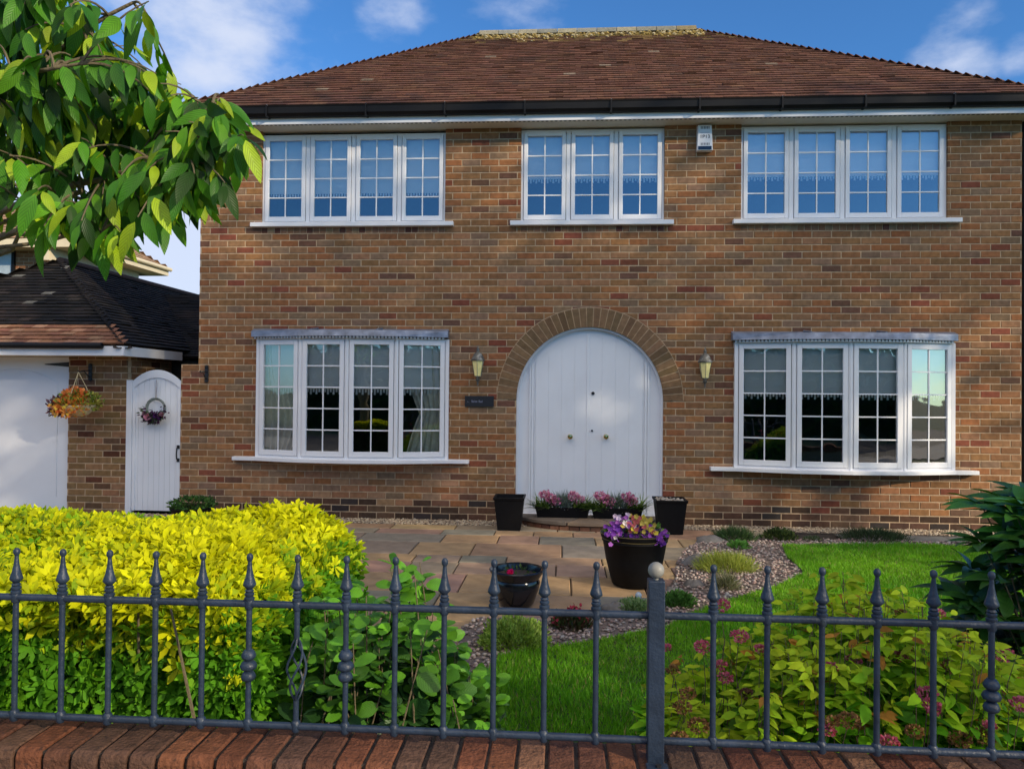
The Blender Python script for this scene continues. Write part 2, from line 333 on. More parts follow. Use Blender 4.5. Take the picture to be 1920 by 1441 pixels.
def brick_wall(mb, rng_x, z0_, n, cuts=lambda z: [], pick=None, xf=lambda x, y, z: (x, y, z), small=lambda z: [], depth=.1, palette=PAL, mort=MORT):
    for i in range(n):
        z = z0_+i*BR; zc = z+BR/2; a, b = rng_x(zc)
        if b-a < .02: continue
        for s0, s1 in subtract(a, b, cuts(zc)):
            V = [xf(*q) for q in [(s0+.002, .005, z), (s1-.002, .005, z), (s1-.002, depth, z), (s0+.002, depth, z), (s0+.002, .005, z+BR), (s1-.002, .005, z+BR), (s1-.002, depth, z+BR), (s0+.002, depth, z+BR)]]
            mb.add(V, [(0, 3, 2, 1), (4, 5, 6, 7), (0, 1, 5, 4), (1, 2, 6, 5), (2, 3, 7, 6), (3, 0, 4, 7)], mort)
        off = (i % 2)*BL/2
        k0 = int(math.floor((a-off)/BL))-1; k1 = int(math.ceil((b-off)/BL))+1
        pieces = []
        sm = small(zc)
        for k in range(k0, k1):
            for s0, s1 in subtract(max(a, k*BL+off+JT/2), min(b, (k+1)*BL+off-JT/2), list(cuts(zc))+sm) if min(b, (k+1)*BL+off-JT/2) > max(a, k*BL+off+JT/2) else []:
                pieces.append((s0, s1, 0))
        for c0, c1 in sm:
            m = max(1, int(round((c1-c0)/.083)))
            for j in range(m): pieces.append((c0+(c1-c0)*j/m+.004, c0+(c1-c0)*(j+1)/m-.004, 1))
        for s0, s1, kd in pieces:
            col = pick((s0+s1)/2, zc, kd, i) if pick else None
            if col is None: col = pal(palette)
            j = random.uniform(-.0015, .0015); dz = random.uniform(-.001, .001)
            e = .004
            q = [(s0, z+JT/2+dz), (s1, z+JT/2+dz), (s1, z+BR-JT/2+dz), (s0, z+BR-JT/2+dz)]
            qi = [(s0+e, z+JT/2+e+dz), (s1-e, z+JT/2+e+dz), (s1-e, z+BR-JT/2-e+dz), (s0+e, z+BR-JT/2-e+dz)]
            V = [xf(x, j, zz) for x, zz in qi]+[xf(x, j+.0035, zz) for x, zz in q]+[xf(x, .03, zz) for x, zz in q]
            F = [(0, 1, 2, 3)]
            for r_ in (0, 4): F += [(r_+(i_+1) % 4, r_+i_, r_+4+i_, r_+4+(i_+1) % 4) for i_ in range(4)]
            mb.add(V, F, col)
XL, XR = PX(373, 600), PX(1916, 700)
XS = PX(338, 800); ZSTUB = PZ(355, 688)
YE = -.26
Z_GT, Z_GB, Z_FB = PZ(1054, 189, YE-.1), PZ(1054, 208, YE-.1), PZ(1054, 225, YE)
house = thing('brick_house', ((XL+XR)/2, 0, 0), 'brown brick two storey house with white windows and arched double door', 'house')
def rect(u0, v0, u1, v1):
    um = (u0+u1)/2; vm = (v0+v1)/2
    return (PX(u0, vm), PX(u1, vm), PZ(um, v1), PZ(um, v0))
W = [rect(491, 250, 835, 418), rect(977, 241, 1246, 415), rect(1390, 233.5, 1777, 411.5)]
SILL = [rect(473, 418, 851, 426), rect(957, 415, 1262, 423.5), rect(1373, 412, 1799, 420)]
W = [(a, b, s_[3], d) for (a, b, c, d), s_ in zip(W, SILL)]
B1 = (PX(485), PX(839), PZ(660, 858), PZ(660, 636)); B2 = (PX(1379), PX(1785), PZ(1582, 878), PZ(1582, 643))
ARC = P(1105, 750); AX, AZ = float(ARC[0]), float(ARC[2]); AR = (PX(1243, 800)-PX(967, 800))/2; ARO = AR+.235
DOORB = PZ(1105, 962)
def hcuts(z):
    c = []
    for (a, b, z0_, z1) in W:
        if z0_-.02 < z < z1+.05: c.append((a, b))
    for (a, b, z0_, z1) in (B1, B2):
        if z0_ < z < z1+.02: c.append((a+.02, b-.02))
    if z < AZ: c.append((AX-AR, AX+AR))
    else:
        rm = AR+.11
        if z-AZ < rm: h = math.sqrt(rm*rm-(z-AZ)**2); c.append((AX-h, AX+h))
    return c
def hsmall(z):
    return [(a, b) for (a, b, z0_, z1) in W if z0_-.17 < z < z0_-.085]
NR = int(math.ceil((Z_FB+.06)/BR))
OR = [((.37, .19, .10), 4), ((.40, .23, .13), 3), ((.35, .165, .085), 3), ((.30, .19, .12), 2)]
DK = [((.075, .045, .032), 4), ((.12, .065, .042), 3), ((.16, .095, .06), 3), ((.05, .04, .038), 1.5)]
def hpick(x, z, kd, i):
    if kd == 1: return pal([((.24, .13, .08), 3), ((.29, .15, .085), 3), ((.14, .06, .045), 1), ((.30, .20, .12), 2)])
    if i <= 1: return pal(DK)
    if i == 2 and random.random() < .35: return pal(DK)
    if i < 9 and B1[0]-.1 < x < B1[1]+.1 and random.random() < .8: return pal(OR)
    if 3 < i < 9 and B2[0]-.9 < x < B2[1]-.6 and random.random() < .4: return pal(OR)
    return None
mb = MB()
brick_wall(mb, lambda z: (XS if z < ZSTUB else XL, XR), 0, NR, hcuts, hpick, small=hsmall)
HB = 6.4
plain = [((.20, .13, .07), 3), ((.22, .12, .065), 3), ((.11, .05, .035), 1)]
brick_wall(mb, lambda z: (.1, HB), 0, NR, xf=lambda x, y, z: (XL+y, x, z))
brick_wall(mb, lambda z: (.1, HB), 0, NR, xf=lambda x, y, z: (XR-y, x, z))
mb.box((XL+.1, HB, 0), (XR-.1, HB+.1, Z_FB+.05), (.2, .13, .07))
mb.box((XS, .004, ZSTUB-.09), (XL-.005, .1, ZSTUB-.005), (.22, .14, .09))
wall = mb.build('wall', mBRICK, house)
# arch of voussoirs
mb = MB(); n = 39
for i in range(n):
    a0 = math.pi*(i+.06)/n; a1 = math.pi*(i+.94)/n
    p = [(AX+r_*math.cos(a), AZ+r_*math.sin(a)) for r_, a in ((AR, a0), (ARO, a0), (ARO, a1), (AR, a1))]
    mb.prism(p[::-1], -.006+random.uniform(-.001, .001), .1, pal([((.205, .130, .070), 3), ((.235, .145, .08), 3), ((.18, .112, .062), 2)]))
    b0 = math.pi*i/n; b1 = math.pi*(i+1)/n
    p = [(AX+r_*math.cos(a), AZ+r_*math.sin(a)) for r_, a in ((AR+.001, b0), (ARO+.008, b0), (ARO+.008, b1), (AR+.001, b1))]
    mb.prism(p[::-1], -.002, .098, MORT)
mb.build('door_arch', mBRICK, house)
# ---- rooms behind the windows
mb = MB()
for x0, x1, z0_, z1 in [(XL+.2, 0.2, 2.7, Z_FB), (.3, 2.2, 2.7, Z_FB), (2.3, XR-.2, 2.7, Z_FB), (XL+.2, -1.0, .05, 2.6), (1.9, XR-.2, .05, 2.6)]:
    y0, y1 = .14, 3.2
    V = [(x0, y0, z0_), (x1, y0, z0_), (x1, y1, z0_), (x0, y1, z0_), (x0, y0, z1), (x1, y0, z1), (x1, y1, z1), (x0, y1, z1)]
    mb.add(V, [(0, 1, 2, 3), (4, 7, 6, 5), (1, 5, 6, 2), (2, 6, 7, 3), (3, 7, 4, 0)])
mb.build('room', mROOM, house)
# ---- windows
class Fr:
    def __init__(s, o, u, w_): s.o = np.array(o, float); s.u = unit(u); s.n = np.array([s.u[1], -s.u[0], 0.]); s.w = w_
    def bar(s, mb, u0, u1, z0_, z1, d0, d1, col=None):   # d measured outward
        c = s.o+s.u*(u0+u1)/2+s.n*(d0+d1)/2+np.array([0, 0, (z0_+z1)/2])
        mb.obox(c, s.u*(u1-u0)/2, s.n*(d0-d1)/2, (0, 0, (z1-z0_)/2), col)
def casement(par, fr, u0, u1, z0_, z1, rows, sash=.052, bot=.06, inset=.03):
    mb = MB(); g = .003
    a, b, c, d = u0+inset, u1-inset, z0_+inset, z1-inset*.7
    fr.bar(mb, a+g, a+sash, c, d, -.03, .012); fr.bar(mb, b-sash, b-g, c, d, -.03, .012)
    fr.bar(mb, a+sash, b-sash, c, c+bot, -.03, .012); fr.bar(mb, a+sash, b-sash, d-sash, d, -.03, .012)
    ga, gb, gc, gd = a+sash, b-sash, c+bot, d-sash
    cs = mb.build('casement', mWHITE, par, bevel=.004)
    mb = MB(); t = .0075
    um = (ga+gb)/2
    fr.bar(mb, um-t, um+t, gc, gd, -.008, -.002)
    for k in range(1, rows):
        z = gc+(gd-gc)*k/rows; fr.bar(mb, ga, um-t, z-t, z+t, -.008, -.002); fr.bar(mb, um+t, gb, z-t, z+t, -.008, -.002)
    mb.build('glazing_bar', mWHITE, par)
    mb = MB(); q_ = [fr.o+fr.u*a_+fr.n*-.011+np.array([0, 0, z_]) for a_, z_ in ((ga-.01, gc-.01), (gb+.01, gc-.01), (gb+.01, gd+.01), (ga-.01, gd+.01))]; mb.add(q_, [(0, 1, 2, 3)])
    mb.build('pane', mGLASSB if rows == 5 else mGLASS, par)
    return ga, gb, gc, gd
def fringe(mb, fr, u0, u1, zt, d, h=.05):
    nn = int((u1-u0)/.035)
    for k in range(nn):
        a = u0+(u1-u0)*k/nn; b = u0+(u1-u0)*(k+.62)/nn
        fr.bar(mb, a, b, zt-h*(.6+.4*(k % 2)), zt, d-.003, d)
for (X0, X1, Z0, Z1), nC, zb, sl in zip(W, (4, 3, 4), (PZ(660, 359), PZ(1110, 331), PZ(1580, 326)), SILL):
    fr = Fr((X0, .035, 0), (1, 0, 0), X1-X0); Wd = X1-X0
    mb = MB(); e = .028
    fr.bar(mb, 0, e, Z0, Z1, -.05, 0); fr.bar(mb, Wd-e, Wd, Z0, Z1, -.05, 0); fr.bar(mb, e, Wd-e, Z0, Z0+e, -.05, 0); fr.bar(mb, e, Wd-e, Z1-e*.8, Z1, -.05, 0)
    for k in range(1, nC): fr.bar(mb, Wd*k/nC-.026, Wd*k/nC+.026, Z0+e, Z1-e*.8, -.05, 0)
    win = mb.build('window', mWHITE, house)
    for k in range(nC): casement(win, fr, Wd*k/nC, Wd*(k+1)/nC, Z0, Z1, 4)
    MB().box((sl[0], -.075, sl[2]), (sl[1], .034, sl[3]+.002)).build('sill', mWHITE, win, bevel=.006)
    mb = MB(); fr.bar(mb, .06, Wd-.06, zb, Z1-.03, -.075, -.07)
    for q in range(9): fr.bar(mb, .06, Wd-.06, zb+(Z1-.1-zb)*q/9, zb+(Z1-.1-zb)*q/9+.006, -.069, -.068)
    fringe(mb, fr, .07, Wd-.07, zb, -.07); mb.build('blind', mBLIND, win)
def bay(Bx, zb, rows, zc_top, leadpx, sillx, curt, vs):
    X0, X1, Z0, Z1 = Bx; Wd = X1-X0; dep = [.03, .20, .255, .20, .03]
    pts = [np.array([X0+Wd*k/4, -dep[k], 0.]) for k in range(5)]
    win = None; frs = []
    mb = MB()
    for k in range(4):
        a, b = pts[k], pts[k+1]; w_ = np.linalg.norm(b-a); fr = Fr(a, b-a, w_); frs.append(fr); e = .026
        fr.bar(mb, 0, e, Z0, Z1, -.06, 0); fr.bar(mb, w_-e, w_, Z0, Z1, -.06, 0); fr.bar(mb, e, w_-e, Z0, Z0+e, -.06, 0); fr.bar(mb, e, w_-e, Z1-e, Z1, -.06, 0)
    for p in pts[1:4]: mb.tube([(p[0], p[1]+.012, Z0), (p[0], p[1]+.012, Z1)], .022, 10)
    for p in (pts[0], pts[4]): mb.box((p[0]-.02, p[1]-.01, Z0), (p[0]+.02, .06, Z1))
    win = mb.build('bay_window', mWHITE, house)
    for fr in frs: casement(win, fr, 0, fr.w, Z0, Z1, 5, sash=.058, bot=.065)
    # sill board follows the bow
    s0, s1 = sillx
    front = [(s0, .003), (s0, -.09)]+[(p[0], p[1]-.075) for p in pts]+[(s1, -.09), (s1, .003)]
    MB().slab(front[::-1], Z0-.045, Z0+.003).build('sill', mWHITE, win, bevel=.006)
    # lead roof
    l0, l1, zt, zl = leadpx
    pr = [(l0, .004), (l0, -.10)]+[(p[0], p[1]-.085) for p in pts[1:4]]+[(l1, -.10), (l1, .004)]
    mb = MB(); nq = len(pr)
    V = [(x, y, zl) for x, y in pr]+[(x, y*.93, zt-.035 if y < 0 else zt) for x, y in pr]
    mb.add(V, [tuple(range(nq)), tuple(range(2*nq-1, nq-1, -1))]+[(i, i+nq, (i+1) % nq+nq, (i+1) % nq) for i in range(nq)])
    for q in (.33, .66): mb.tube([(l0+(l1-l0)*q, 0, zt+.004), (l0+(l1-l0)*q, -.27, zt-.03)], .012, 6)
    mb.build('lead_roof', mLEAD, win)
    mb = MB(); pl = [(l0+.03, -.075)]+[(p[0], p[1]-.06) for p in pts[1:4]]+[(l1-.03, -.075)]
    for i in range(4):
        a = np.array([*pl[i], 0.]); b = np.array([*pl[i+1], 0.]); fr = Fr(a, b-a, np.linalg.norm(b-a)); nn = int(fr.w/.042)
        fr.bar(mb, 0, fr.w, Z1-.002, zl-.022, -.05, .0)
        for k in range(nn): fr.bar(mb, fr.w*k/nn, fr.w*(k+.6)/nn, zl-.022, zl+.008, -.006, .001)
    mb.build('scalloped_trim', mWHITE, win)
    mb = MB()
    for i, fr in enumerate(frs):
        fr.bar(mb, .05, fr.w-.05, zb, Z1-.03, -.085, -.08)
        for q in range(6): fr.bar(mb, .05, fr.w-.05, zb+(Z1-.1-zb)*q/6, zb+(Z1-.1-zb)*q/6+.006, -.079, -.078)
        fringe(mb, fr, .06, fr.w-.06, zb, -.08, .07)
    mb.build('blind', mBLIND, win)
    for side in curt:
        V = []; F = []; nz_, nx_ = 24, 40
        for j in range(nz_+1):
            t = j/nz_; z = Z0+.03+(Z1-Z0-.08)*t
            wid = .30+.26*abs(t-.38)**.8*1.5 if side[1] else .34+.12*math.sin(t*5)
            for i in range(nx_+1):
                q = i/nx_; x = (X0+.05+wid*q) if side[0] < 0 else (X1-.05-wid*q)
                V.append((x, .02+.025*math.sin(q*34+t*2)+.01*math.sin(q*13), z))
        for j in range(nz_):
            for i in range(nx_): a = j*(nx_+1)+i; F.append((a, a+1, a+nx_+2, a+nx_+1))
        mb = MB(); mb.add(V, F); mb.build('curtain', mCURT, win, smooth=True)
    return win
bay(B1, PZ(660, 729), 5, 0, (PX(477, 625), PX(842, 625), PZ(660, 616.5), PZ(660, 633)), (PX(440, 861), PX(880, 861)), [(-1, 0), (1, 1)], 0)
bay(B2, PZ(1582, 738), 5, 0, (PX(1371, 630), PX(1789, 630), PZ(1580, 621.5), PZ(1580, 639)), (PX(1330, 880), PX(1829, 880)), [], 0)
# ---- arched double door
mb = MB(); nseg = 40
poly = [(AX+AR, DOORB-.02), (AX+AR, AZ)]+[(AX+AR*math.cos(math.pi*i/nseg), AZ+AR*math.sin(math.pi*i/nseg)) for i in range(1, nseg)]+[(AX-AR, AZ), (AX-AR, DOORB-.02)]
mb.prism(poly, .095, .13)
# moulded rim along the brickwork
rim = [(AX-AR+.012, DOORB), (AX-AR+.012, AZ)]+[(AX-(AR-.012)*math.cos(math.pi*i/nseg), AZ+(AR-.012)*math.sin(math.pi*i/nseg)) for i in range(1, nseg)]+[(AX+AR-.012, AZ), (AX+AR-.012, DOORB)]
for i in range(len(rim)-1):
    (x0, z0_), (x1, z1) = rim[i], rim[i+1]; q = np.array([x1-x0, 0, z1-z0_]); Lq = np.linalg.norm(q); q /= Lq
    mb.obox(((x0+x1)/2, .062, (z0_+z1)/2), q*Lq*.5, (0, .036, 0), np.cross(q, (0, 1, 0))*.0115)
door = mb.build('front_door', mDOOR, house)
xa, xb, xm = PX(991, 850), PX(1218, 850), PX(1102, 850)
Ri = AR-.045
def topz(x): return AZ+math.sqrt(max(.0, Ri*Ri-(x-AX)**2))
for x in (xa, xb):
    sgn = 1 if x < AX else -1
    mb = MB()
    for j, (o_, w_, y_) in enumerate(((0, .022, .072), (.026, .03, .080), (.062, .012, .086))):
        xx = x-sgn*o_*0+sgn*o_; a, b = sorted((xx, xx+sgn*w_)); mb.box((a, y_, DOORB), (b, .0955, topz(xx)-.01))
    mb.build('door_post', mDOOR, door, bevel=.003)
for a, b in ((xa+.078, xm-.004), (xm+.004, xb-.078)):
    mb = MB(); nb_ = 4
    for k in range(nb_):
        p = a+(b-a)*k/nb_+.0004; q = a+(b-a)*(k+1)/nb_-.0004; m_ = [p+(q-p)*t for t in (0, .5, 1)]
        mb.prism([(p, DOORB+.01)]+[(q, DOORB+.01)]+[(x, topz(x)-.012) for x in m_[::-1]], .0855, .0952)
    lf = mb.build('door_leaf', mDOOR, door, bevel=.0009)
MB().box((xm-.018, .078, DOORB+.01), (xm+.018, .0853, topz(xm)-.03)).build('meeting_stile', mDOOR, door, bevel=.004)
for u in (1069, 1136):
    p = P(u, 818, .085); mb = MB()
    prof = [(.03, 0), (.03, .006), (.012, .012), (.012, .03), (.03, .042), (.033, .055), (.026, .068), (.0, .072)]
    V = []; F = []; nn = 16
    for r_, d_ in prof:
        for k in range(nn): V.append((p[0]+r_*math.cos(6.2832*k/nn), .085-d_, p[2]+r_*math.sin(6.2832*k/nn)))
    for i in range(len(prof)-1):
        for k in range(nn): F.append((i*nn+k, i*nn+(k+1) % nn, (i+1)*nn+(k+1) % nn, (i+1)*nn+k))
    mb.add(V, F); mb.build('door_knob', mBRASS, door, smooth=True)
for (u, v, r_) in ((1112, 737, .020), (1110, 807, .012)):
    p = P(u, v, .078); mb = MB(); mb.tube([(p[0], .0845, p[2]), (p[0], .07, p[2])], r_, 14); mb.tube([(p[0], .0705, p[2]), (p[0], .064, p[2])], r_*.55, 12)
    mb.build('lock', mIRON, door)
mb = MB().box((AX-AR-.0, -.03, DOORB-.055), (AX+AR, .13, DOORB-.021)); mb.build('threshold', mDOOR, house)
MB().box((AX-AR, -.02, 0), (AX+AR, .12, DOORB-.056), (.04, .03, .025)).build('door_plinth', mBRICK, house)
# ---- roof
EL, ER = XL-.27, XR+.27; YR = 3.1
RX0, RX1 = PX(900, 70, YR), PX(1304, 56, YR); RZ = PZ(1100, 62, YR)
EZ = PZ(1054, 190, YE-.03); YB = 2*YR-YE
TILE = [((.150, .070, .048), 5), ((.165, .078, .050), 4), ((.138, .066, .046), 4), ((.185, .092, .058), 1.5), ((.122, .064, .046), 1.5)]
def tile_slope(mb, A, B, Cc, Dd, gauge=.118, tw=.165, palette=TILE, lichen_or_lit=None, th=.021):
    A, B, Cc, Dd = [np.array(q, float) for q in (A, B, Cc, Dd)]
    u = unit(B-A); nrm = unit(np.cross(B-A, Dd-A))
    if nrm[2] < 0: nrm = -nrm
    sl = (Dd-A)-u*np.dot(Dd-A, u); H = np.linalg.norm(sl); s_ = sl/H; rows = int(math.ceil(H/gauge))
    uD, uC, W_ = np.dot(Dd-A, u), np.dot(Cc-A, u), np.linalg.norm(B-A)
    mb.add([A-nrm*.02, B-nrm*.02, Cc-nrm*.02, Dd-nrm*.02], [(0, 1, 2, 3)], (.05, .03, .025))
    for i in range(rows):
        t0 = i/rows; t1 = min(1, (i+1.25)/rows); g0 = i*H/rows; g1 = t1*H
        l, r_ = uD*t0, W_+(uC-W_)*t0
        off = (i % 2)*tw/2; k = int(math.floor((l-off)/tw))
        while k*tw+off < r_:
            a, b = max(l, k*tw+off+.0015), min(r_, (k+1)*tw+off-.0015); k += 1
            if b-a < .015: continue
            hh = th+random.uniform(-.003, .004)+(random.random() < .03)*.008; sk = random.uniform(-.004, .004)
            c = pal(palette)
            if lichen_or_lit: c = lichen_or_lit(c, (a+b)/2/W_, g0/H, random.random())
            p = [A+u*a+s_*(g0+sk)+nrm*hh, A+u*b+s_*(g0+sk)+nrm*(hh+random.uniform(-.002, .002)), A+u*b+s_*g1+nrm*.003, A+u*a+s_*g1+nrm*.003,
                 A+u*a+s_*(g0+sk)+nrm*.0, A+u*b+s_*(g0+sk)+nrm*.0]
            mb.add(p, [(0, 1, 2, 3), (4, 0, 3), (5, 2, 1)], c)
            q4 = [p[0]+nrm*.0005, p[1]+nrm*.0005, p[0]-s_*.0012-nrm*hh, p[1]-s_*.0012-nrm*hh]; mb.add(q4, [(0, 2, 3, 1)], tuple(a_*.6 for a_ in c))
def hip_tiles(mb, A, Dd, n1, n2, gauge=.10, w_=.10, palette=TILE, lift=.03):
    A = np.array(A, float); Dd = np.array(Dd, float); Lh = np.linalg.norm(Dd-A); d = (Dd-A)/Lh; n = int(Lh/gauge)
    for i in range(n):
        p = A+d*i*gauge; c = pal(palette); q = p+d*gauge*1.5; h = lift+.028
        upv = unit(np.array(n1)+np.array(n2)); V = [p+upv*h, p+np.array(n1)*w_+upv*.004, p+np.array(n2)*w_+upv*.004, q+upv*(lift*.5), q+np.array(n1)*w_*.8, q+np.array(n2)*w_*.8, p+upv*(h-.022)]
        # n1, n2 here are side vectors lying down each slope
        mb.add(V, [(0, 1, 4, 3), (0, 3, 5, 2), (0, 6, 1), (0, 2, 6), (6, 2, 1)], c)
def lich(c, u, t, r_):
    if t > .91 and r_ < .9: k = random.uniform(.5, 1); return tuple(a*(1-k)+b*k for a, b in zip(c, (.36, .27, .09)))
    if t > .78 and r_ < (t-.77)*5: k = random.uniform(.3, .9); return tuple(a*(1-k)+b*k for a, b in zip(c, (.30, .21, .08)))
    if t > .78: k = (t-.78)*2.2; return tuple(a*(1-k)+b*k for a, b in zip(c, (.055, .04, .03)))
    if r_ < .005: return (.26, .20, .15)
    return c
mb = MB()
e0, e1, e2, e3 = (EL, YE-.03, EZ), (ER, YE-.03, EZ), (ER, YB, EZ), (EL, YB, EZ); r0_, r1_ = (RX0, YR, RZ), (RX1, YR, RZ)
tile_slope(mb, e0, e1, r1_, r0_, lichen_or_lit=lich)
tile_slope(mb, e1, e2, r1_, r1_, gauge=.1); tile_slope(mb, e2, e3, r0_, r1_, gauge=.2, tw=.33); tile_slope(mb, e3, e0, r0_, r0_, gauge=.1)
roof = mb.build('roof', mTILE, house)
def dn(A, B, other):   # unit vector perpendicular to AB lying in the slope that holds 'other'
    A = np.array(A); B = np.array(B); o_ = np.array(other)-A; d = unit(B-A); v = o_-d*np.dot(o_, d); return unit(v)
DARKT = [((.05, .034, .03), 3), ((.075, .045, .038), 2)]
for A, Dd, o1, o2 in ((e0, r0_, e1, e3), (e1, r1_, e0, e2), (e2, r1_, e1, e3), (e3, r0_, e0, e2)):
    mb = MB(); hip_tiles(mb, A, Dd, dn(A, Dd, o1), dn(A, Dd, o2), palette=DARKT); mb.build('hip_tiles', mTILE, roof)
mb = MB(); nrt = 11; wr = (RX1-RX0)/nrt
for i in range(nrt):
    x0 = RX0+i*wr; c = random.choice([(.24, .24, .21), (.20, .20, .17), (.28, .26, .19), (.22, .18, .10)]); V = []; n_ = 7
    for x in (x0+.004, x0+wr-.004):
        for k in range(n_+1):
            t = math.pi*k/n_; V.append((x, YR-.13*math.cos(t), RZ-.045+.115*math.sin(t)))
    mb.add(V, [(k, k+1, k+n_+2, k+n_+1) for k in range(n_)]+[tuple(range(n_+1))[::-1], tuple(range(n_+1, 2*n_+2))], c)
for i in range(900):   # moss and lichen clumps under the ridge and at the hip end
    x = random.uniform(RX0-.05, RX1+.08); t = abs(random.gauss(0, .055))-.01
    if x > RX1-.12: t = random.uniform(0, .14)
    q = np.array([x, YR+(YE-YR)*t, RZ+(EZ-RZ)*t+.012]); r_ = random.uniform(.012, .038)
    mb.lathe([(r_*.6, 0), (r_, r_*.4), (r_*.5, r_*.9)], q, 6, random.choice([(.40, .30, .10), (.33, .25, .09), (.46, .40, .25), (.20, .17, .08)]), rot=random.random())
mb.build('ridge_tiles', mTILE, roof, smooth=False)
mb = MB(); mb.box((EL, YE, Z_FB), (ER, YE+.02, Z_GT-.01)); mb.box((EL, YE+.021, Z_FB), (EL+.02, YB-.02, Z_GT-.01)); mb.box((ER-.02, YE+.021, Z_FB), (ER, YB-.02, Z_GT-.01))
fas = mb.build('fascia', mWHITE, house)
mb = MB(); mb.box((EL+.02, YE+.021, Z_FB+.006), (ER-.02, .10, Z_FB+.018)); mb.box((EL+.021, .101, Z_FB+.006), (XL, HB, Z_FB+.018)); mb.box((XR, .101, Z_FB+.006), (ER-.021, HB, Z_FB+.018)); mb.build('soffit', mSOFF, house)
mb = MB(); mb.tube([(XR+.05, .05, 0), (XR+.05, .05, Z_FB)], .034, 10); mb.build('downpipe', mBLACK, house, smooth=True)
mb = MB(); x = EL+.1
while x < ER-.1: mb.box((x, YE+.03, Z_FB+.001), (x+.028, YE+.055, Z_FB+.005)); x += .055
mb.build('soffit_vent', mat('vent_dark', (.10, .085, .06), rough=.8), house)
prof = [(0, Z_GB+.0), (-.06, Z_GB-.002), (-.095, Z_GB+.03), (-.1, Z_GT-.02), (-.108, Z_GT), (-.098, Z_GT), (-.088, Z_GT-.02), (-.085, Z_GB+.035), (-.055, Z_GB+.008), (0, Z_GB+.012)]
mb = MB(); V = []; F = []
for x in (EL-.02, ER+.02): V += [(x, YE-.003+y, z) for y, z in prof]
k = len(prof); F = [(i, (i+1) % k, (i+1) % k+k, i+k) for i in range(k)]+[tuple(range(k))[::-1], tuple(range(k, 2*k))]
mb.add(V, F); gut = mb.build('gutter', mBLACK, house)
for u in (500, 686, 834, 984, 1146, 1312, 1467, 1623, 1790):
    x = PX(u, 210, YE-.1); mb = MB(); mb.box((x-.012, YE-.112, Z_GB-.012), (x+.012, YE-.004, Z_GB+.002)); mb.box((x-.009, YE-.118, Z_GB-.01), (x+.009, YE-.109, Z_GT+.008))
    mb.build('gutter_bracket', mBLACK, house)
    mb = MB(); mb.box((x-.004, YE-.112, Z_GT+.001), (x+.004, YE-.02, Z_GT+.012)); mb.build('gutter_clip', mWHITE, house)
# ================================================================ GROUND
def sheet(name, poly, z, mt, kind='structure'):
    mb = MB(); mb.add([(x, y, z) for x, y in poly], [tuple(range(len(poly)))]); o = mb.build(name, mt); o['kind'] = kind
    return o
def g2(u, v): p = G(u, v); return (float(p[0]), float(p[1]))
S = 300
sheet('ground', [(-S, -S), (S, -S), (S, S), (-S, S)], -.06, mat('ground_grass', (.05, .075, .025), rough=1, var=.4, vscale=.8))
sheet('pavement', [(-60, -10.4), (60, -10.4), (60, -7.19), (-60, -7.19)], -.035, mFLAG)
sheet('road', [(-80, -17), (80, -17), (80, -10.55), (-80, -10.55)], -.054, mASPH)
mb = MB(); mb.box((-60, -10.55, -.2), (60, -10.401, -.03)); mb.build('kerb', mFLAG)['kind'] = 'structure'
sheet('garden_soil', [(-12, -6.97), (5.6, -6.97), (5.6, .2), (-12, .2)], -.012, mSOIL)
# sandstone paving
GY = -.36
mb = MB(); y = GY
PV = [((.40, .27, .145), 5), ((.37, .24, .15), 3), ((.30, .24, .17), 2), ((.24, .22, .17), 2), ((.34, .22, .16), 2)]
rowh = [.29, .29, .44, .60, .30, .44, .60, .44, .30, .60, .44, .60]
for i, h in enumerate(rowh):
    if y < -6.3: break
    x = -11.6+random.uniform(0, .5)
    while x < 2.4:
        w_ = random.choice([.44, .60, .60, .75, .90]); x1 = min(x+w_, 2.4)
        if x1-x > .1:
            g = .006; zt = .008+random.uniform(-.002, .003); c = pal(PV); b = .008
            a = [(x+g, y-h+g), (x1-g, y-h+g), (x1-g, y-g), (x+g, y-g)]
            ai = [(x+g+b, y-h+g+b), (x1-g-b, y-h+g+b), (x1-g-b, y-g-b), (x+g+b, y-g-b)]
            V = [(p[0], p[1], zt) for p in ai]+[(p[0], p[1], zt-.006) for p in a]+[(p[0], p[1], -.011) for p in a]
            F = [(0, 1, 2, 3)]+[(r_+4+k, r_+4+(k+1) % 4, r_+(k+1) % 4, r_+k) for r_ in (0, 4) for k in range(4)]
            mb.add(V, F, c)
        x = x1
    y -= h
x = 1.0
while x < 5.5:       # flagged path running on along the house
    w_ = random.choice([.45, .6, .75]); V = [(x+.005, -.80, .011), (x+w_-.005, -.80, .011), (x+w_-.005, -.45, .011), (x+.005, -.45, .011)]
    if x > 2.4: mb.add(V, [(0, 1, 2, 3)], (.17, .17, .155))
    x += w_
mb.build('paving', mPAVE)['kind'] = 'structure'
bedpx = [(1322, 1012), (1288, 1030), (1270, 1055), (1266, 1088), (1245, 1112), (1236, 1132), (1165, 1152), (1060, 1168), (900, 1160), (840, 1200), (800, 1400)]
bed = [g2(*p) for p in bedpx]; bed = bed+[(bed[-1][0], -6.9), (5.6, -6.9), (5.6, -.82), (bed[0][0], -.82)]
mBED = mat('bed_grit', (.16, .125, .105), rough=1, var=.4, vscale=90, bump=.8, bscale=150)
sheet('gravel_bed', bed, .016, mBED)
sheet('gravel_strip', [(-6, GY+.01), (5.6, GY+.01), (5.6, .003), (-6, .003)], -.004, mBED)
lawnpx = [(1466, 1026), (1476, 1050), (1510, 1080), (1466, 1102), (1400, 1122), (1340, 1142), (1250, 1182), (1120, 1208), (1000, 1226), (935, 1240), (890, 1300), (860, 1400)]
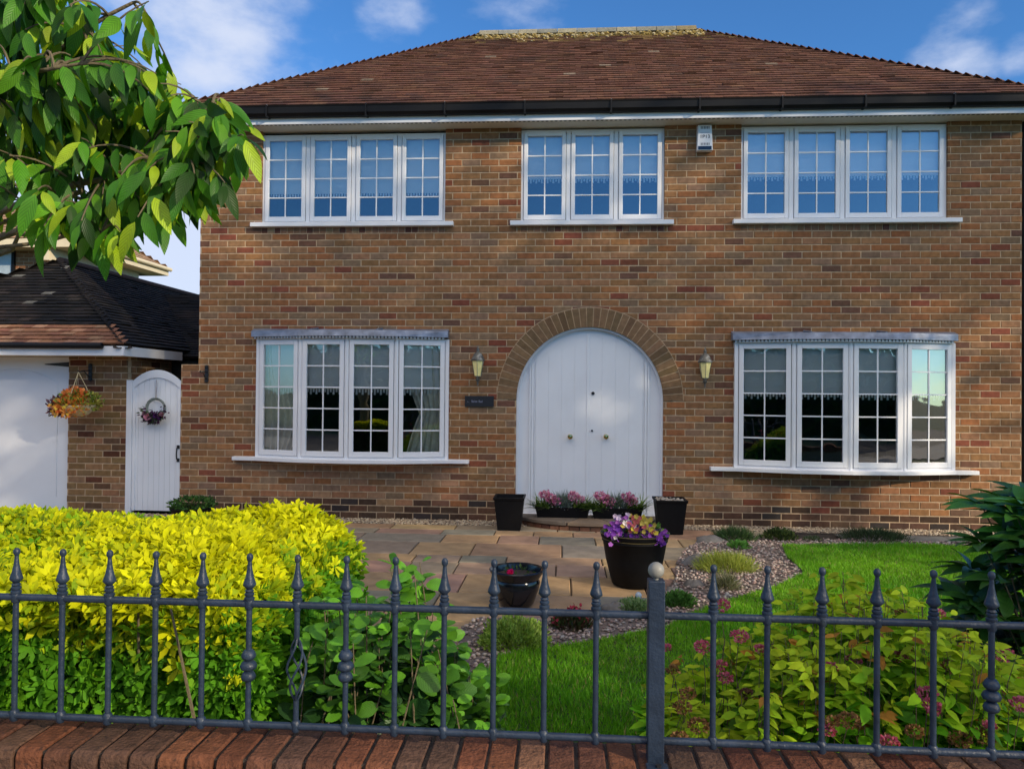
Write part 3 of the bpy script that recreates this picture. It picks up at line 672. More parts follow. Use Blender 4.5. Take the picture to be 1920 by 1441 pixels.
lawn = [g2(*p) for p in lawnpx]; lawn = lawn+[(lawn[-1][0], -6.85), (4.9, -6.85), (4.6, -1.6), g2(1860, 1030), g2(1700, 1026)]
sheet('lawn', lawn, .030, mTURF)
def inside(poly, X, Y):
    r_ = np.zeros(len(X), bool); n = len(poly)
    for i in range(n):
        x1, y1 = poly[i]; x2, y2 = poly[(i+1) % n]
        c = ((y1 > Y) != (y2 > Y)) & (X < (x2-x1)*(Y-y1)/((y2-y1)+1e-12)+x1); r_ ^= c
    return r_
def scatter(poly, n, power=0):
    P_ = np.array(poly); X = rng.uniform(P_[:, 0].min(), P_[:, 0].max(), n); Y = rng.uniform(P_[:, 1].min(), P_[:, 1].max(), n)
    k = inside(poly, X, Y); return X[k], Y[k]
# grass blades
X, Y = scatter(lawn, 330000); keep = rng.random(len(X)) < np.clip(1.35-(Y+6.8)*.12, .5, 1); X, Y = X[keep], Y[keep]; m = len(X)
h = rng.uniform(.018, .042, m)*(1+.25*np.sin(X*3+Y*2)); th = rng.uniform(0, 6.283, m); wd = rng.uniform(.0022, .0042, m)*(1+(Y+6.8)*.10)
ln = rng.normal(0, .014, (m, 2)); base = np.stack([X, Y, np.full(m, .029)], 1); sd = np.stack([np.cos(th), np.sin(th), th*0], 1)*wd[:, None]
tipv = base+np.stack([ln[:, 0], ln[:, 1], h], 1); V = np.stack([base-sd, base+sd, tipv], 1).reshape(-1, 3); F = np.arange(m*3).reshape(-1, 3)
t = rng.random(m); patch = .5+.5*np.sin(X*2.3+1)*np.cos(Y*2.9)+rng.normal(0, .25, m)
cc = cmix((.08, .28, .010), (.19, .43, .016), np.clip(patch, 0, 1)); cc[t < .04] = (.30, .28, .10)
o = mesh_np('grass', V, F, mGRASS, None, np.repeat(cc, 3, 0)); props(o, 'close mown green lawn grass with a curved gravel edge', 'grass', None, 'stuff')
# pebbles
phi_ = (1+5**.5)/2
ICO = unit(np.array([(-1, phi_, 0), (1, phi_, 0), (-1, -phi_, 0), (1, -phi_, 0), (0, -1, phi_), (0, 1, phi_), (0, -1, -phi_), (0, 1, -phi_), (phi_, 0, -1), (phi_, 0, 1), (-phi_, 0, -1), (-phi_, 0, 1)], float))
ICF = np.array([(0, 11, 5), (0, 5, 1), (0, 1, 7), (0, 7, 10), (0, 10, 11), (1, 5, 9), (5, 11, 4), (11, 10, 2), (10, 7, 6), (7, 1, 8), (3, 9, 4), (3, 4, 2), (3, 2, 6), (3, 6, 8), (3, 8, 9), (4, 9, 5), (2, 4, 11), (6, 2, 10), (8, 6, 7), (9, 8, 1)])
def pebbles(name, X, Y, z, label, cols, s0=.008, s1=.017):
    m = len(X); s_ = rng.uniform(s0, s1, (m, 1, 1)); sc3 = np.concatenate([np.ones((m, 1, 1)), rng.uniform(.6, .95, (m, 1, 1)), rng.uniform(.45, .7, (m, 1, 1))], 2)*s_
    V0 = ICO[None]*sc3*rng.uniform(.85, 1.15, (m, 12, 1)); a = rng.uniform(0, 6.28, m); ca, sa = np.cos(a)[:, None], np.sin(a)[:, None]
    W_ = np.stack([V0[:, :, 0]*ca-V0[:, :, 1]*sa+X[:, None], V0[:, :, 0]*sa+V0[:, :, 1]*ca+Y[:, None], V0[:, :, 2]+z+s_[:, :, 0]*rng.uniform(.2, .9, (m, 1))], 2)
    FF = ICF[None]+(np.arange(m)*12)[:, None, None]
    c = np.array(cols)[rng.integers(0, len(cols), m)]*rng.uniform(.75, 1.25, (m, 1))
    o = mesh_np(name, W_.reshape(-1, 3), FF.reshape(-1, 3), mPEB, None, np.repeat(c, 12, 0), True); return props(o, label, 'gravel', None, 'stuff')
X, Y = scatter(bed, 34000); k = ~inside(lawn, X, Y) & (Y > -6.2); X, Y = X[k], Y[k]
pebbles('gravel', X, Y, .016, 'pink and grey gravel in the curved planting bed beside the lawn', [(.34, .25, .22), (.24, .20, .18), (.42, .34, .29), (.16, .13, .12), (.28, .19, .17), (.36, .33, .30)], .010, .019)
X = rng.uniform(-5.5, 5.4, 11000); Y = rng.uniform(GY+.02, -.01, 11000)
pebbles('gravel', X, Y, -.004, 'buff gravel strip along the foot of the house wall', [(.42, .34, .23), (.30, .24, .17), (.50, .43, .32), (.2, .15, .11), (.36, .27, .19)], .010, .019)
# ================================================================ GARDEN WALL AND RAILINGS
FY = -7.11; CF, CB = -7.195, -6.98; WT = PZ(1228, 1434, FY-.02)
mb = MB(); x = -4.6
COP = [((.155, .056, .030), 4), ((.18, .070, .036), 3), ((.13, .055, .034), 3), ((.11, .06, .042), 2), ((.20, .10, .06), 1)]
while x < 4.6:
    w_ = .0725+random.uniform(-.003, .003); a, b = x+.0055, x+w_+.0055; j = random.uniform(-.004, .004); dz = random.uniform(-.003, .002); y0 = CF+j; y1 = CB; r_ = .022; zt = WT+dz; zb = WT-.115
    pr = [(y0, zb), (y0, zt-r_), (y0+r_*.3, zt-r_*.3), (y0+r_, zt), (y1-r_, zt), (y1-r_*.3, zt-r_*.3), (y1, zt-r_), (y1, zb)]
    e = .004; cx = [(a, -e), (a+e, 0), (b-e, 0), (b, -e)]; V = []
    for xx, ins in cx:
        for (yy, zz) in pr:
            cy, cz = (y0+y1)/2, zb; V.append((xx, yy-ins*(-1 if yy < cy else 1)*-1 if ins else yy, zz+ins*(1 if zz > zb+.01 else 0)))
    n8 = len(pr); F = []
    for s_ in range(3): F += [(s_*n8+i, s_*n8+(i+1) % n8, (s_+1)*n8+(i+1) % n8, (s_+1)*n8+i) for i in range(n8)]
    F += [tuple(range(n8))[::-1], tuple(3*n8+i for i in range(n8))]
    mb.add(V, F, pal(COP)); x += .083
mb.box((-4.6, CF+.016, WT-.113), (4.6, CB-.012, WT-.009), (.055, .045, .038))
brick_wall(mb, lambda z: (-4.6, 4.6), WT-.118-8*BR, 8, xf=lambda x, y, z: (x, CF+.012+y, z), palette=COP, mort=(.2, .17, .13), depth=.18)
gw = mb.build('garden_wall', mCOPE, None, origin=(0, CF+.1, 0)); props(gw, 'low red brick garden wall topped with bricks on edge', 'wall')
RT_, RB_ = PZ(1020, 1147, FY), PZ(1020, 1379, FY)
fence = thing('railing_fence', (0, FY, WT), 'slate blue iron railings with ball tipped spears on the brick wall', 'fence')
px_ = PX(1229, 1250, FY)
def rail(z, x0, x1, r_=.0105):
    mb = MB(); mb.tube([(x0, FY, z), (x1, FY, z)], r_, 10); return mb.build('rail', mFENCE, fence, smooth=True)
for z in (RT_, RB_): rail(z, -2.6, px_-.02); rail(z, px_+.02, 2.6)
bars = [28, 115, 203, 290, 378, 466, 556, 648, 740, 832, 925, 1020, 1117, 1337, 1438, 1541, 1644, 1750, 1859]
bx = [PX(u, 1250, FY) for u in bars]; bx = [bx[0]-.141*k for k in (3, 2, 1)]+bx+[bx[-1]+.143, bx[-1]+.286]
def finial(mb, x, z):
    c = (x, FY, z)
    mb.lathe([(.010, .006), (.0145, .012), (.0145, .018), (.010, .021), (.0135, .025), (.0135, .030), (.0095, .033), (.0125, .037), (.009, .042)], c, 12)
    mb.lathe([(.006, .040), (.0185, .053), (.0178, .058), (.0118, .076), (.0075, .098), (.0048, .124)], c, 8, rot=.39)
    mb.lathe([(.004, .120), (.0085, .126), (.0095, .132), (.0085, .138), (.0045, .143)], c, 12)
def bead(mb, x, zc):
    for dz, r_ in ((.030, .021), (0, .0245), (-.030, .021)):
        mb.lathe([(.011, dz-.0145), (r_*.86, dz-.010), (r_, dz-.002), (r_*.8, dz+.008), (.011, dz+.0145)], (x, FY, zc), 16)
for i, x in enumerate(bx):
    u = bars[i-3] if 3 <= i < 3+len(bars) else None
    mb = MB()
    if u == 556:
        za, zb = PZ(556, 1196, FY), PZ(556, 1312, FY); mb.tube([(x, FY, RB_), (x, FY, zb)], .0080, 12); mb.tube([(x, FY, za), (x, FY, RT_)], .0080, 12)
    else: mb.tube([(x, FY, RB_), (x, FY, RT_)], .0080, 12)
    bar = mb.build('bar', mFENCE, fence, smooth=True)
    mb = MB(); finial(mb, x, RT_); mb.build('finial', mFENCE, bar, smooth=True)
    for z in (RB_, RT_): MB().lathe([(.009, -.016), (.0125, -.011), (.0135, .011), (.009, .017)], (x, FY, z), 10).build('weld_collar', mFENCE, bar, smooth=True)
    if u in (466, 648, 1859):
        mb = MB(); bead(mb, x, PZ(u, {466: 1246, 648: 1247, 1859: 1303}[u], FY)); mb.build('turned_bead', mFENCE, bar, smooth=True)
    if u == 556:
        mb = MB()
        for k in range(4):
            pts = []
            for q in range(15):
                t = q/14; a = k*math.pi/2+t*math.pi*1.15; r_ = .003+.0235*math.sin(math.pi*t)**.8; pts.append((x+r_*math.cos(a), FY+r_*math.sin(a), zb+(za-zb)*t))
            mb.tube(pts, .0034, 6)
        mb.build('basket_twist', mFENCE, bar, smooth=True)
zt = PZ(1229, 1089, FY-.02)
post = MB().box((px_-.0225, FY-.0225, WT+.003), (px_+.0225, FY+.0225, zt)).build('post', mFENCE, fence, bevel=.003)
MB().box((px_-.028, FY-.068, WT-.001), (px_+.030, FY-.0228, WT+.009)).build('foot_plate', mFENCE, post, bevel=.002)
mb = MB(); mb.tube([(px_+.004, FY-.047, WT+.008), (px_+.004, FY-.047, WT+.015)], .008, 6); mb.build('bolt', mIRON, post)
mb = MB(); R_ = .0225; mb.lathe([(.007, -.012)]+[(R_*math.sin(a), R_-R_*math.cos(a)-.003) for a in np.linspace(.3, 3.1, 12)], (px_, FY, zt+.006), 20); mb.build('ball_finial', mBALL, post, smooth=True)
# ================================================================ GARAGE, GATE, NEIGHBOUR
GYE = -.42
gxr = PX(232, 652, GYE); AP = P(112, 490, 1.75); half = gxr-AP[0]; gxl = AP[0]-half
gez = PZ(110, 645, GYE); apx = float(AP[0]); apz = float(AP[2])
gar = thing('garage', (apx, 1, 0), 'brick garage with white arched panel doors and dark hipped tile roof', 'garage')
pw0, pw1 = PX(127, 800), PX(236, 800); zw = PZ(180, 660)
mb = MB()
GPAL = [((.24, .15, .07), 5), ((.28, .16, .075), 4), ((.31, .165, .085), 3), ((.15, .085, .05), 2), ((.30, .17, .10), 1), ((.13, .05, .03), 1)]
brick_wall(mb, lambda z: (pw0, pw1), -.03, int(zw/BR)+1, palette=GPAL)
brick_wall(mb, lambda z: (.11, 8.0), -.03, int(zw/BR)+1, xf=lambda x, y, z: (pw1-y, x, z), palette=GPAL)
brick_wall(mb, lambda z: (gxl+.3, gxl+.75), -.03, int(zw/BR)+1, palette=GPAL)
mb.box((gxl+.2, .11, 0), (gxl+.3, 8, zw), (.2, .13, .07)); mb.box((gxl+.3, 7.9, 0), (pw1-.1, 8, zw), (.2, .13, .07))
mb.build('wall', mBRICK, gar)
zd = PZ(60, 668)
mb = MB(); mb.box((gxl+.76, -.01, zd), (pw0-.0, .05, zd+.16)); mb.build('door_head', mCREAM, gar)
dx0 = gxl+.76; dm = (dx0+pw0)/2
for a, b in ((dx0, dm-.003), (dm+.003, pw0-.004)):
    mb = MB(); mb.box((a, .03, 0), (b, .06, zd-.004)); lf = mb.build('garage_door', mDOOR, gar, bevel=.003)
    mb = MB(); c = (a+b)/2; hw = (b-a)/2-.16; pts = [(c-hw, .027, .2)]
    for k in range(13): t = -1+k/6; pts.append((c+hw*t, .027, zd-.34+.17*(1-t*t)))
    pts += [(c+hw, .027, .2)]
    mb.tube(pts, .006, 6); mb.build('panel_moulding', mDOOR, lf)
    for zz in (zd-.10,):
        mb = MB(); s_ = 1 if b > dm+.1 else -1; e = b if s_ > 0 else a
        mb.prism([(e, zz-.032), (e, zz+.032), (e-s_*.32, zz+.006), (e-s_*.34, zz), (e-s_*.32, zz-.006)][::s_], .02, .0295); mb.build('strap_hinge', mIRON, lf)
    mb = MB(); hx = a+.12 if b > dm+.1 else b-.12; mb.tube([(hx, .03, 1.0), (hx, -.03, 1.02), (hx, -.035, 1.1), (hx, -.03, 1.18), (hx, .03, 1.2)], .009, 8); mb.build('door_handle', mIRON, lf)
# roofs
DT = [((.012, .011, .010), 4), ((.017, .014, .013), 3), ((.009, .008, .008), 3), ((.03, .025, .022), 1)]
G0, G1, G2, G3 = (gxl, GYE, gez), (gxr, GYE, gez), (gxr, 8.3, gez), (gxl, 8.3, gez); ga, gb = (apx, 1.75, apz), (apx, 7.0, apz)
mb = MB()
def lit_courses(c, u, t, r_):
    if t < .16: return tuple(pal([((.30, .14, .075), 3), ((.24, .11, .065), 2), ((.36, .2, .12), 1)]))  # sunlight on the bottom courses put into the tile colour
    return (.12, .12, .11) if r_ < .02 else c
tile_slope(mb, G0, G1, ga, ga, palette=DT, gauge=.1, lichen_or_lit=lit_courses); tile_slope(mb, G1, G2, gb, ga, palette=DT, gauge=.1); tile_slope(mb, G2, G3, gb, gb, palette=DT, gauge=.2); tile_slope(mb, G3, G0, ga, gb, palette=DT, gauge=.2)
Lb0, Lb1 = (gxr-.9, 1.0, 2.05), (XL-.005, 1.0, 2.05); Lc1, Lc0 = (XL-.005, 4.2, PZ(350, 552, 4.2)), (gxr-2.2, 4.2, PZ(350, 552, 4.2))
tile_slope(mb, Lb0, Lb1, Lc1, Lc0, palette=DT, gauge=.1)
mb.box((gxr-.8, 1.1, 0), (XL-.01, 1.2, 2.0), (.05, .04, .03))  # wall under the link roof, shade behind the gate put into its colour
gr = mb.build('roof', mTILE, gar)
for A, Dd, o1, o2 in ((G1, ga, G0, G2), (G0, ga, G1, G3)):
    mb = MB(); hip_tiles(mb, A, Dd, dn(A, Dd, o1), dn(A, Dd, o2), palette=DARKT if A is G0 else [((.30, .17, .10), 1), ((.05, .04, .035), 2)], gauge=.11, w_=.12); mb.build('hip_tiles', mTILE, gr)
mb = MB(); mb.tube([ga, gb], .07, 8, (.05, .035, .03)); mb.build('ridge_tiles', mTILE, gr)
mb = MB(); zf0, zf1 = PZ(110, 666, GYE), PZ(110, 648, GYE)
mb.box((gxl, GYE, zf0), (gxr, GYE+.02, zf1)); mb.box((gxr-.02, GYE+.021, zf0), (gxr, 1.0, zf1)); mb.build('fascia', mWHITE, gar, bevel=.002)
mb = MB(); mb.box((gxl, GYE+.021, zf0+.005), (gxr-.021, .12, zf0+.015)); mb.build('soffit', mCREAM, gar)
mb = MB(); mb.tube([(gxl, GYE-.04, zf1+.0), (gxr-.25, GYE-.04, zf1+.0)], .035, 10); mb.build('gutter', mBLACK, gar, smooth=True)
# arched gate
gx0, gx1 = PX(247, 800, -.0), PX(337, 800, -.0); zs = PZ(292, 714, 0); zc_ = PZ(292, 693, 0)
gate = thing('garden_gate', ((gx0+gx1)/2, 0, 0), 'white arched boarded side gate between garage pier and house wall', 'gate')
gw_ = (gx1-gx0)/2; gm = (gx0+gx1)/2
def gtop(x): return zs+(zc_-zs)*(1-((x-gm)/gw_)**2)
mb = MB(); nb_ = 9
for k in range(nb_):
    a = gx0+.0+(gx1-gx0)*k/nb_+.001; b = gx0+(gx1-gx0)*(k+1)/nb_-.001
    mb.prism([(a, .04), (b, .04), (b, gtop(b)-.012), ((a+b)/2, gtop((a+b)/2)-.012), (a, gtop(a)-.012)], .03, .055)
mb.build('boards', mDOOR, gate, bevel=.002)
mb = MB(); pts = [gx0+(gx1-gx0)*k/14 for k in range(15)]
for k in range(14):
    a, b = pts[k], pts[k+1]; mb.prism([(a, gtop(a)-.10), (b, gtop(b)-.10), (b, gtop(b)), (a, gtop(a))], .014, .0295)
for a, b in ((gx0, gx0+.035), (gx1-.035, gx1)): mb.box((a, .015, .04), (b, .0295, zs-.1))
mb.build('gate_frame', mDOOR, gate)
mb = MB(); mb.box((PX(236, 800), .0, 0), (gx0-.004, .08, PZ(242, 712))); mb.build('gate_post', mDOOR, gate, bevel=.003)
hx = PX(333, 850); mb = MB(); z1, z2 = PZ(333, 862), PZ(333, 838)
mb.tube([(hx, .02, z1), (hx, -.02, z1+.012), (hx, -.03, (z1+z2)/2), (hx, -.02, z2-.012), (hx, .02, z2)], .009, 8); mb.box((hx-.018, .008, z1-.025), (hx+.018, .0135, z1+.02)); mb.box((hx-.018, .008, z2-.02), (hx+.018, .0135, z2+.025)); mb.build('pull_handle', mIRON, gate)
# wreath on the gate
wc = P(292, 765, -.02); wr_ = .095*1.25
wreath = thing('wreath', wc, 'twig wreath with pink and purple flowers hung on the white gate', 'wreath')
mb = MB()
for k in range(12):
    ph = random.uniform(0, 6.28); pts = []
    for q in range(33):
        a = 2*math.pi*q/32; rr = wr_+.012*math.sin(a*3+ph); pts.append((wc[0]+rr*math.cos(a), wc[1]+.012*math.cos(a*4+ph), wc[2]+rr*math.sin(a)))
    mb.tube(pts, .0065, 5, cap=False)
mb.build('twig_ring', mWICK, wreath)
mb = MB(); top = P(293, 712, .005); mb.tube([top, (wc[0]-.006, wc[1], wc[2]+wr_)], .006, 6); mb.tube([top, (wc[0]+.012, wc[1], wc[2]+wr_)], .005, 6); mb.build('hanging_ribbon', mRIB, wreath)
LT_OV = leaf_tmpl(.42, .18, .25, 4, 'ovate'); LT_OB = leaf_tmpl(.42, .22, .2, 3, 'obov'); LT_RD = leaf_tmpl(.72, .12, .15, 4, 'round'); LT_SM = leaf_tmpl(.5, .1, .2, 2, 'ovate'); LT_BL = leaf_tmpl(.09, .45, .1, 4, 'blade'); LT_PT = leaf_tmpl(.95, -.15, .05, 3, 'round')
m = 300; a = rng.normal(-1.57, .62, m); rr = wr_+rng.normal(0, .032, m)
pos = np.stack([wc[0]+rr*np.cos(a), wc[1]-.02-rng.random(m)*.04, wc[2]+rr*np.sin(a)], 1); d = unit(np.stack([np.cos(a), -.5-rng.random(m), np.sin(a)], 1)+rdir(m)*.7)
colr = np.array([(.06, .10, .05), (.10, .14, .10), (.05, .02, .07), (.09, .03, .10)])[rng.integers(0, 4, m)]
leaves('foliage', [inst(LT_OV, pos, d, rdir(m), .055, colr)], mLEAF, wreath, False)
def rose(parent, c, r_, col, name='flower', n=16, nrm=(0, -1, 0)):
    nrm = unit(np.array(nrm, float)); d = rdir(n)*.75+nrm; pos = np.tile(c, (n, 1)); V, F, K = inst(LT_PT, pos, d, np.tile(nrm, (n, 1))+rdir(n)*.4, r_*rng.uniform(.7, 1.1, n), np.tile(col, (n, 1))*rng.uniform(.7, 1.2, (n, 1))); return V, F, K
for (du, dv, c, r_) in ((-13, 13, (.62, .30, .45), .07), (13, 9, (.5, .24, .36), .055), (2, 10, (.12, .03, .20), .06), (9, 15, (.14, .04, .18), .05), (-20, 7, (.35, .2, .3), .04)):
    p = P(292+du, 768+dv, -.07); leaves('flower', [rose(wreath, p, r_, c)], mPETAL, wreath, False)
# brackets and hanging basket
def bracket(u, v, arm, label):
    p = P(u, v, -.003); t = thing('wall_bracket', p, label, 'bracket', 'iron hanging basket brackets')
    mb = MB(); mb.box((p[0]-.022, -.018, p[2]-.10), (p[0]+.022, -.004, p[2]+.09)); 
    for z in (p[2]-.10, p[2]+.09): mb.lathe([(.0, -.02), (.024, -.01), (.024, .01), (.0, .02)], (p[0], -.012, z), 8)
    mb.build('back_plate', mIRON, t)
    mb = MB(); e = np.array(arm); mb.tube([(p[0], -.015, p[2]+.02), e*.5+np.array([p[0], -.015, p[2]+.03])*.5, e, e+(0, -.012, .02)], .007, 6)
    mb.tube([(p[0], -.015, p[2]-.07), (p[0], -.06, p[2]-.05), (p[0]*.5+e[0]*.5, (e[1]-.015)*.5, p[2]), (p[0]*.4+e[0]*.6, e[1]*.7, p[2]+.01)], .006, 6); mb.build('arm', mIRON, t); return t
hk = P(147, 697, -.33); bracket(170, 697, hk, 'black iron bracket on the garage pier holding the flower basket')
bracket(388, 700, P(376, 698, -.28), 'empty black iron bracket on the house wall beside the white gate')
bc = P(143, 762, -.33); br_ = .19
bk = thing('hanging_basket', bc, 'hanging basket of orange, purple and yellow flowers beside the garage', 'flower basket')
mb = MB(); mb.lathe([(.02, -.12), (br_*.55, -.10), (br_*.85, -.05), (br_, .01), (br_*.97, .02), (br_*.9, .0)], (bc[0]+.03, bc[1], bc[2]), 24); mb.build('bowl', mBASK, bk, smooth=True)
mb = MB()
for a in (.4, 2.5, 4.6): mb.tube([(bc[0]+.03+br_*math.cos(a), bc[1]+br_*math.sin(a), bc[2]+.01), tuple(hk)], .004, 5)
mb.build('hanger_cord', mBASK, bk)
def blob(c, rad, m, tmpl, size, cols, up=.4, shell=.55):
    d0 = rdir(m); r_ = rng.uniform(shell, 1, (m, 1)); pos = np.array(c)+d0*r_*np.array(rad); d = unit(d0+rdir(m)*.7+np.array([0, 0, up])); colr = np.array(cols)[rng.integers(0, len(cols), m)]*rng.uniform(.7, 1.25, (m, 1))
    return inst(tmpl, pos, d, rdir(m)+np.array([0, 0, .8]), size*rng.uniform(.7, 1.2, m), colr)
X_, Y_, Z_ = bc
leaves('foliage', [blob((X_+.03, Y_, Z_+.06), (.28, .24, .13), 620, LT_OV, .05, [(.30, .34, .05), (.20, .28, .05), (.42, .42, .08), (.10, .16, .03)])], mLEAF, bk, False)
leaves('orange_flowers', [blob((X_+.0, Y_-.03, Z_+.14), (.13, .12, .09), 220, LT_PT, .045, [(.75, .24, .06), (.8, .36, .12), (.6, .16, .05)]), blob((X_-.03, Y_-.09, Z_-.01), (.22, .16, .12), 420, LT_PT, .038, [(.80, .62, .10), (.70, .22, .06), (.75, .3, .1), (.62, .15, .05), (.8, .42, .1)])], mPETAL, bk, False)
leaves('purple_flowers', [blob((X_-.18, Y_-.05, Z_+.0), (.15, .14, .12), 330, LT_OV, .045, [(.08, .03, .06), (.14, .05, .11), (.26, .14, .2), (.05, .04, .03)]), blob((X_-.04, Y_-.02, Z_+.10), (.11, .08, .06), 110, LT_OV, .04, [(.07, .03, .06), (.10, .05, .08)])], mPETAL, bk, False)
# neighbour's house
n0 = D(113, 560, 17.0); nxw = float(n0[0]); ny0 = float(n0[1]); tip = D(316, 516, 20.6)
nb = thing('neighbour_house', (nxw-2, ny0+3, 0), 'sunlit neighbouring brick house with cream eaves behind the garage', 'house')
mb = MB(); NH = float(tip[2])-.08
brick_wall(mb, lambda z: (nxw-5, nxw), 0, int(NH/BR)+2, xf=lambda x, y, z: (x, ny0+y, z), palette=[((.36, .17, .08), 1), ((.28, .14, .07), 1), ((.33, .2, .1), 1)])
mb.box((nxw-.1, ny0+.11, 0), (nxw-.0, float(tip[1])-.5, NH+.05), (.3, .2, .1)); nwall = mb.build('wall', mBRICK, nb)
wx1 = float(P(28, 500, ny0-.02)[0]); wz0, wz1 = PZ(15, 524, ny0), PZ(15, 462, ny0)
mb = MB(); 
for a in ((wx1-1.2, wz0-.06, wx1, wz0), (wx1-1.2, wz1, wx1, wz1+.06), (wx1-.07, wz0, wx1, wz1), (wx1-1.2, wz0, wx1-1.13, wz1)): mb.box((a[0], ny0-.05, a[1]), (a[2], ny0+.02, a[3]))
nw = mb.build('window', mBLACK, nb); mb = MB(); mb.box((wx1-1.13, ny0-.02, wz0), (wx1-.07, ny0-.01, wz1)); mb.build('pane', mat('net_curtain_glass', (.42, .50, .56), rough=.15), nw)
ex = float(tip[0]); ey0 = ny0-.5; ey1 = float(tip[1]); et = float(tip[2])
mb = MB(); mb.box((ex-.03, ey0, et-.02), (ex, ey1, et+.17)); mb.box((ex-6, ey0, et-.02), (ex-.031, ey0+.03, et+.17)); mb.box((ex-6, ey1-.03, et-.02), (ex-.031, ey1, et+.17)); mb.build('fascia', mCREAM, nb)
mb = MB(); mb.box((nxw, ey0+.031, et-.012), (ex-.031, ey1-.031, et-.002)); mb.box((nxw-4, ey0+.031, et-.012), (nxw-.001, ny0, et-.002)); mb.build('soffit', mCREAM, nb)
mb = MB(); mb.box((nxw-.2, ey0+.05, et-.30), (nxw+.03, ey1-.55, et-.014)); mb.build('eaves_board', mCREAM, nb)
mb = MB(); mb.tube([(ex+.05, ey0, et+.15), (ex+.05, ey1+.02, et+.15)], .055, 8); mb.build('gutter', mCREAM, nb, smooth=True)
mb = MB(); rz = 1.45; rx = ex-2.2; q0, q1, q2, q3 = (ex-4.4, ey0, et+.17), (ex, ey0, et+.17), (ex, ey1, et+.17), (ex-4.4, ey1, et+.17); ym = (ey0+ey1)/2; ra_ = (ex-2.2, ym, et+.17+rz)
for A, B in ((q0, q1), (q1, q2), (q2, q3), (q3, q0)): tile_slope(mb, A, B, ra_, ra_, gauge=.16, tw=.3, palette=[((.40, .26, .15), 1), ((.34, .22, .14), 1)])
mb.build('roof', mTILE, nb)
# ================================================================ FITTINGS ON THE HOUSE
def lantern(u, v0, v1, label, side):
    p = P(u, (v0+v1)/2, -.13); zt, zb = PZ(u, v0, -.13), PZ(u, v1, -.13); H = zt-zb; x, y = p[0], p[1]
    t = thing('wall_lantern', (x, 0, zb+H*.5), label, 'lantern', 'lanterns beside the front door')
    z = lambda f: zb+H*f
    mb = MB(); mb.lathe([(r_, z(f)) for r_, f in ((.0, .23), (.040, .24), (.043, .245), (.076, .62), (.074, .625))], (x, y, 0), 6, rot=.5); g_ = mb.build('lamp_glass', mAMBER, t)
    mb = MB(); mb.lathe([(r_, z(f)) for r_, f in ((.084, .615), (.090, .64), (.078, .66), (.072, .70), (.048, .79), (.022, .83), (.016, .86), (.022, .89), (.008, .94), (.003, 1.0))], (x, y, 0), 12); mb.build('lamp_cap', mat('weathered_lantern_metal', (.10, .10, .09), rough=.5, metal=.2, var=.3, dirt=(.5, .5, .46, .5, .8), dscale=14) if 'weathered_lantern_metal' not in MATS else MATS['weathered_lantern_metal'], t, smooth=True)
    mb = MB(); mb.lathe([(r_, z(f)) for r_, f in ((.003, .0), (.012, .05), (.008, .09), (.022, .13), (.026, .16), (.014, .19), (.030, .215), (.038, .24))], (x, y, 0), 12); mb.build('lamp_base', MATS['weathered_lantern_metal'], t, smooth=True)
    mb = MB()
    for k in range(6):
        a = .5+k*math.pi/3; mb.tube([(x+.044*math.cos(a), y+.044*math.sin(a), z(.24)), (x+.077*math.cos(a), y+.077*math.sin(a), z(.62))], .0035, 5)
    mb.build('lamp_rib', MATS['weathered_lantern_metal'], t)
    mb = MB(); mb.tube([(x, y+.04, z(.60)), (x, -.03, z(.62)), (x, -.012, z(.5))], .012, 8); mb.tube([(x, -.004, z(.34)), (x, -.02, z(.5)), (x, -.004, z(.68))], .028, 8); mb.build('lamp_arm', MATS['weathered_lantern_metal'], t)
lantern(896, 647, 723, 'cream glass coach lantern on the brick left of the arched door, above the nameplate', -1)
lantern(1322, 650, 727, 'cream glass coach lantern on the brick right of the arched door', 1)
sx0, sx1, sz0, sz1 = PX(872, 752), PX(926, 752), PZ(899, 762), PZ(899, 742)
sg = thing('name_sign', ((sx0+sx1)/2, -.01, (sz0+sz1)/2), 'small black slate house nameplate left of the arched front door', 'sign')
MB().box((sx0, -.022, sz0), (sx1, -.003, sz1)).build('slate_plate', mSLATE, sg, bevel=.003)
mb = MB(); x = sx0+.03; zc = (sz0+sz1)/2
for w_ in ('i..', '', 'NuIl0n', 'NuuI'):
    for ch in w_:
        hh = {'i': .016, '.': .006, 'N': .028, 'u': .018, 'I': .026, 'l': .024, '0': .02, 'n': .018}[ch]; q = .006
        if ch in 'Nun0': mb.box((x, -.0245, zc-.014), (x+.003, -.0215, zc-.014+hh)); mb.box((x+q, -.0245, zc-.014), (x+q+.003, -.0215, zc-.014+hh)); mb.box((x+.0031, -.0245, zc-.014+(hh-.004 if ch != 'u' else 0)), (x+q-.0001, -.0215, zc-.014+(hh if ch != 'u' else .004))); x += q+.008
        else: mb.box((x, -.0245, zc-.014), (x+.003, -.0215, zc-.014+hh)); x += .009
    x += .014
mb.build('lettering', mINK, sg)
ax0, ax1, az0, az1 = PX(1305, 262), PX(1334, 262), PZ(1319, 286), PZ(1319, 238)
al = thing('alarm_box', ((ax0+ax1)/2, -.03, (az0+az1)/2), 'white burglar alarm box with dark lens under the eaves', 'alarm box')
mb = MB(); V = [(ax0+.012, -.07, az1), (ax1-.012, -.07, az1), (ax1, -.085, az0), (ax0, -.085, az0), (ax0+.004, -.003, az1), (ax1-.004, -.003, az1), (ax1, -.003, az0), (ax0, -.003, az0)]
mb.add(V, [(0, 3, 2, 1), (4, 5, 6, 7), (0, 1, 5, 4), (1, 2, 6, 5), (2, 3, 7, 6), (3, 0, 4, 7)]); mb.build('alarm_case', mWHITE, al, bevel=.006)
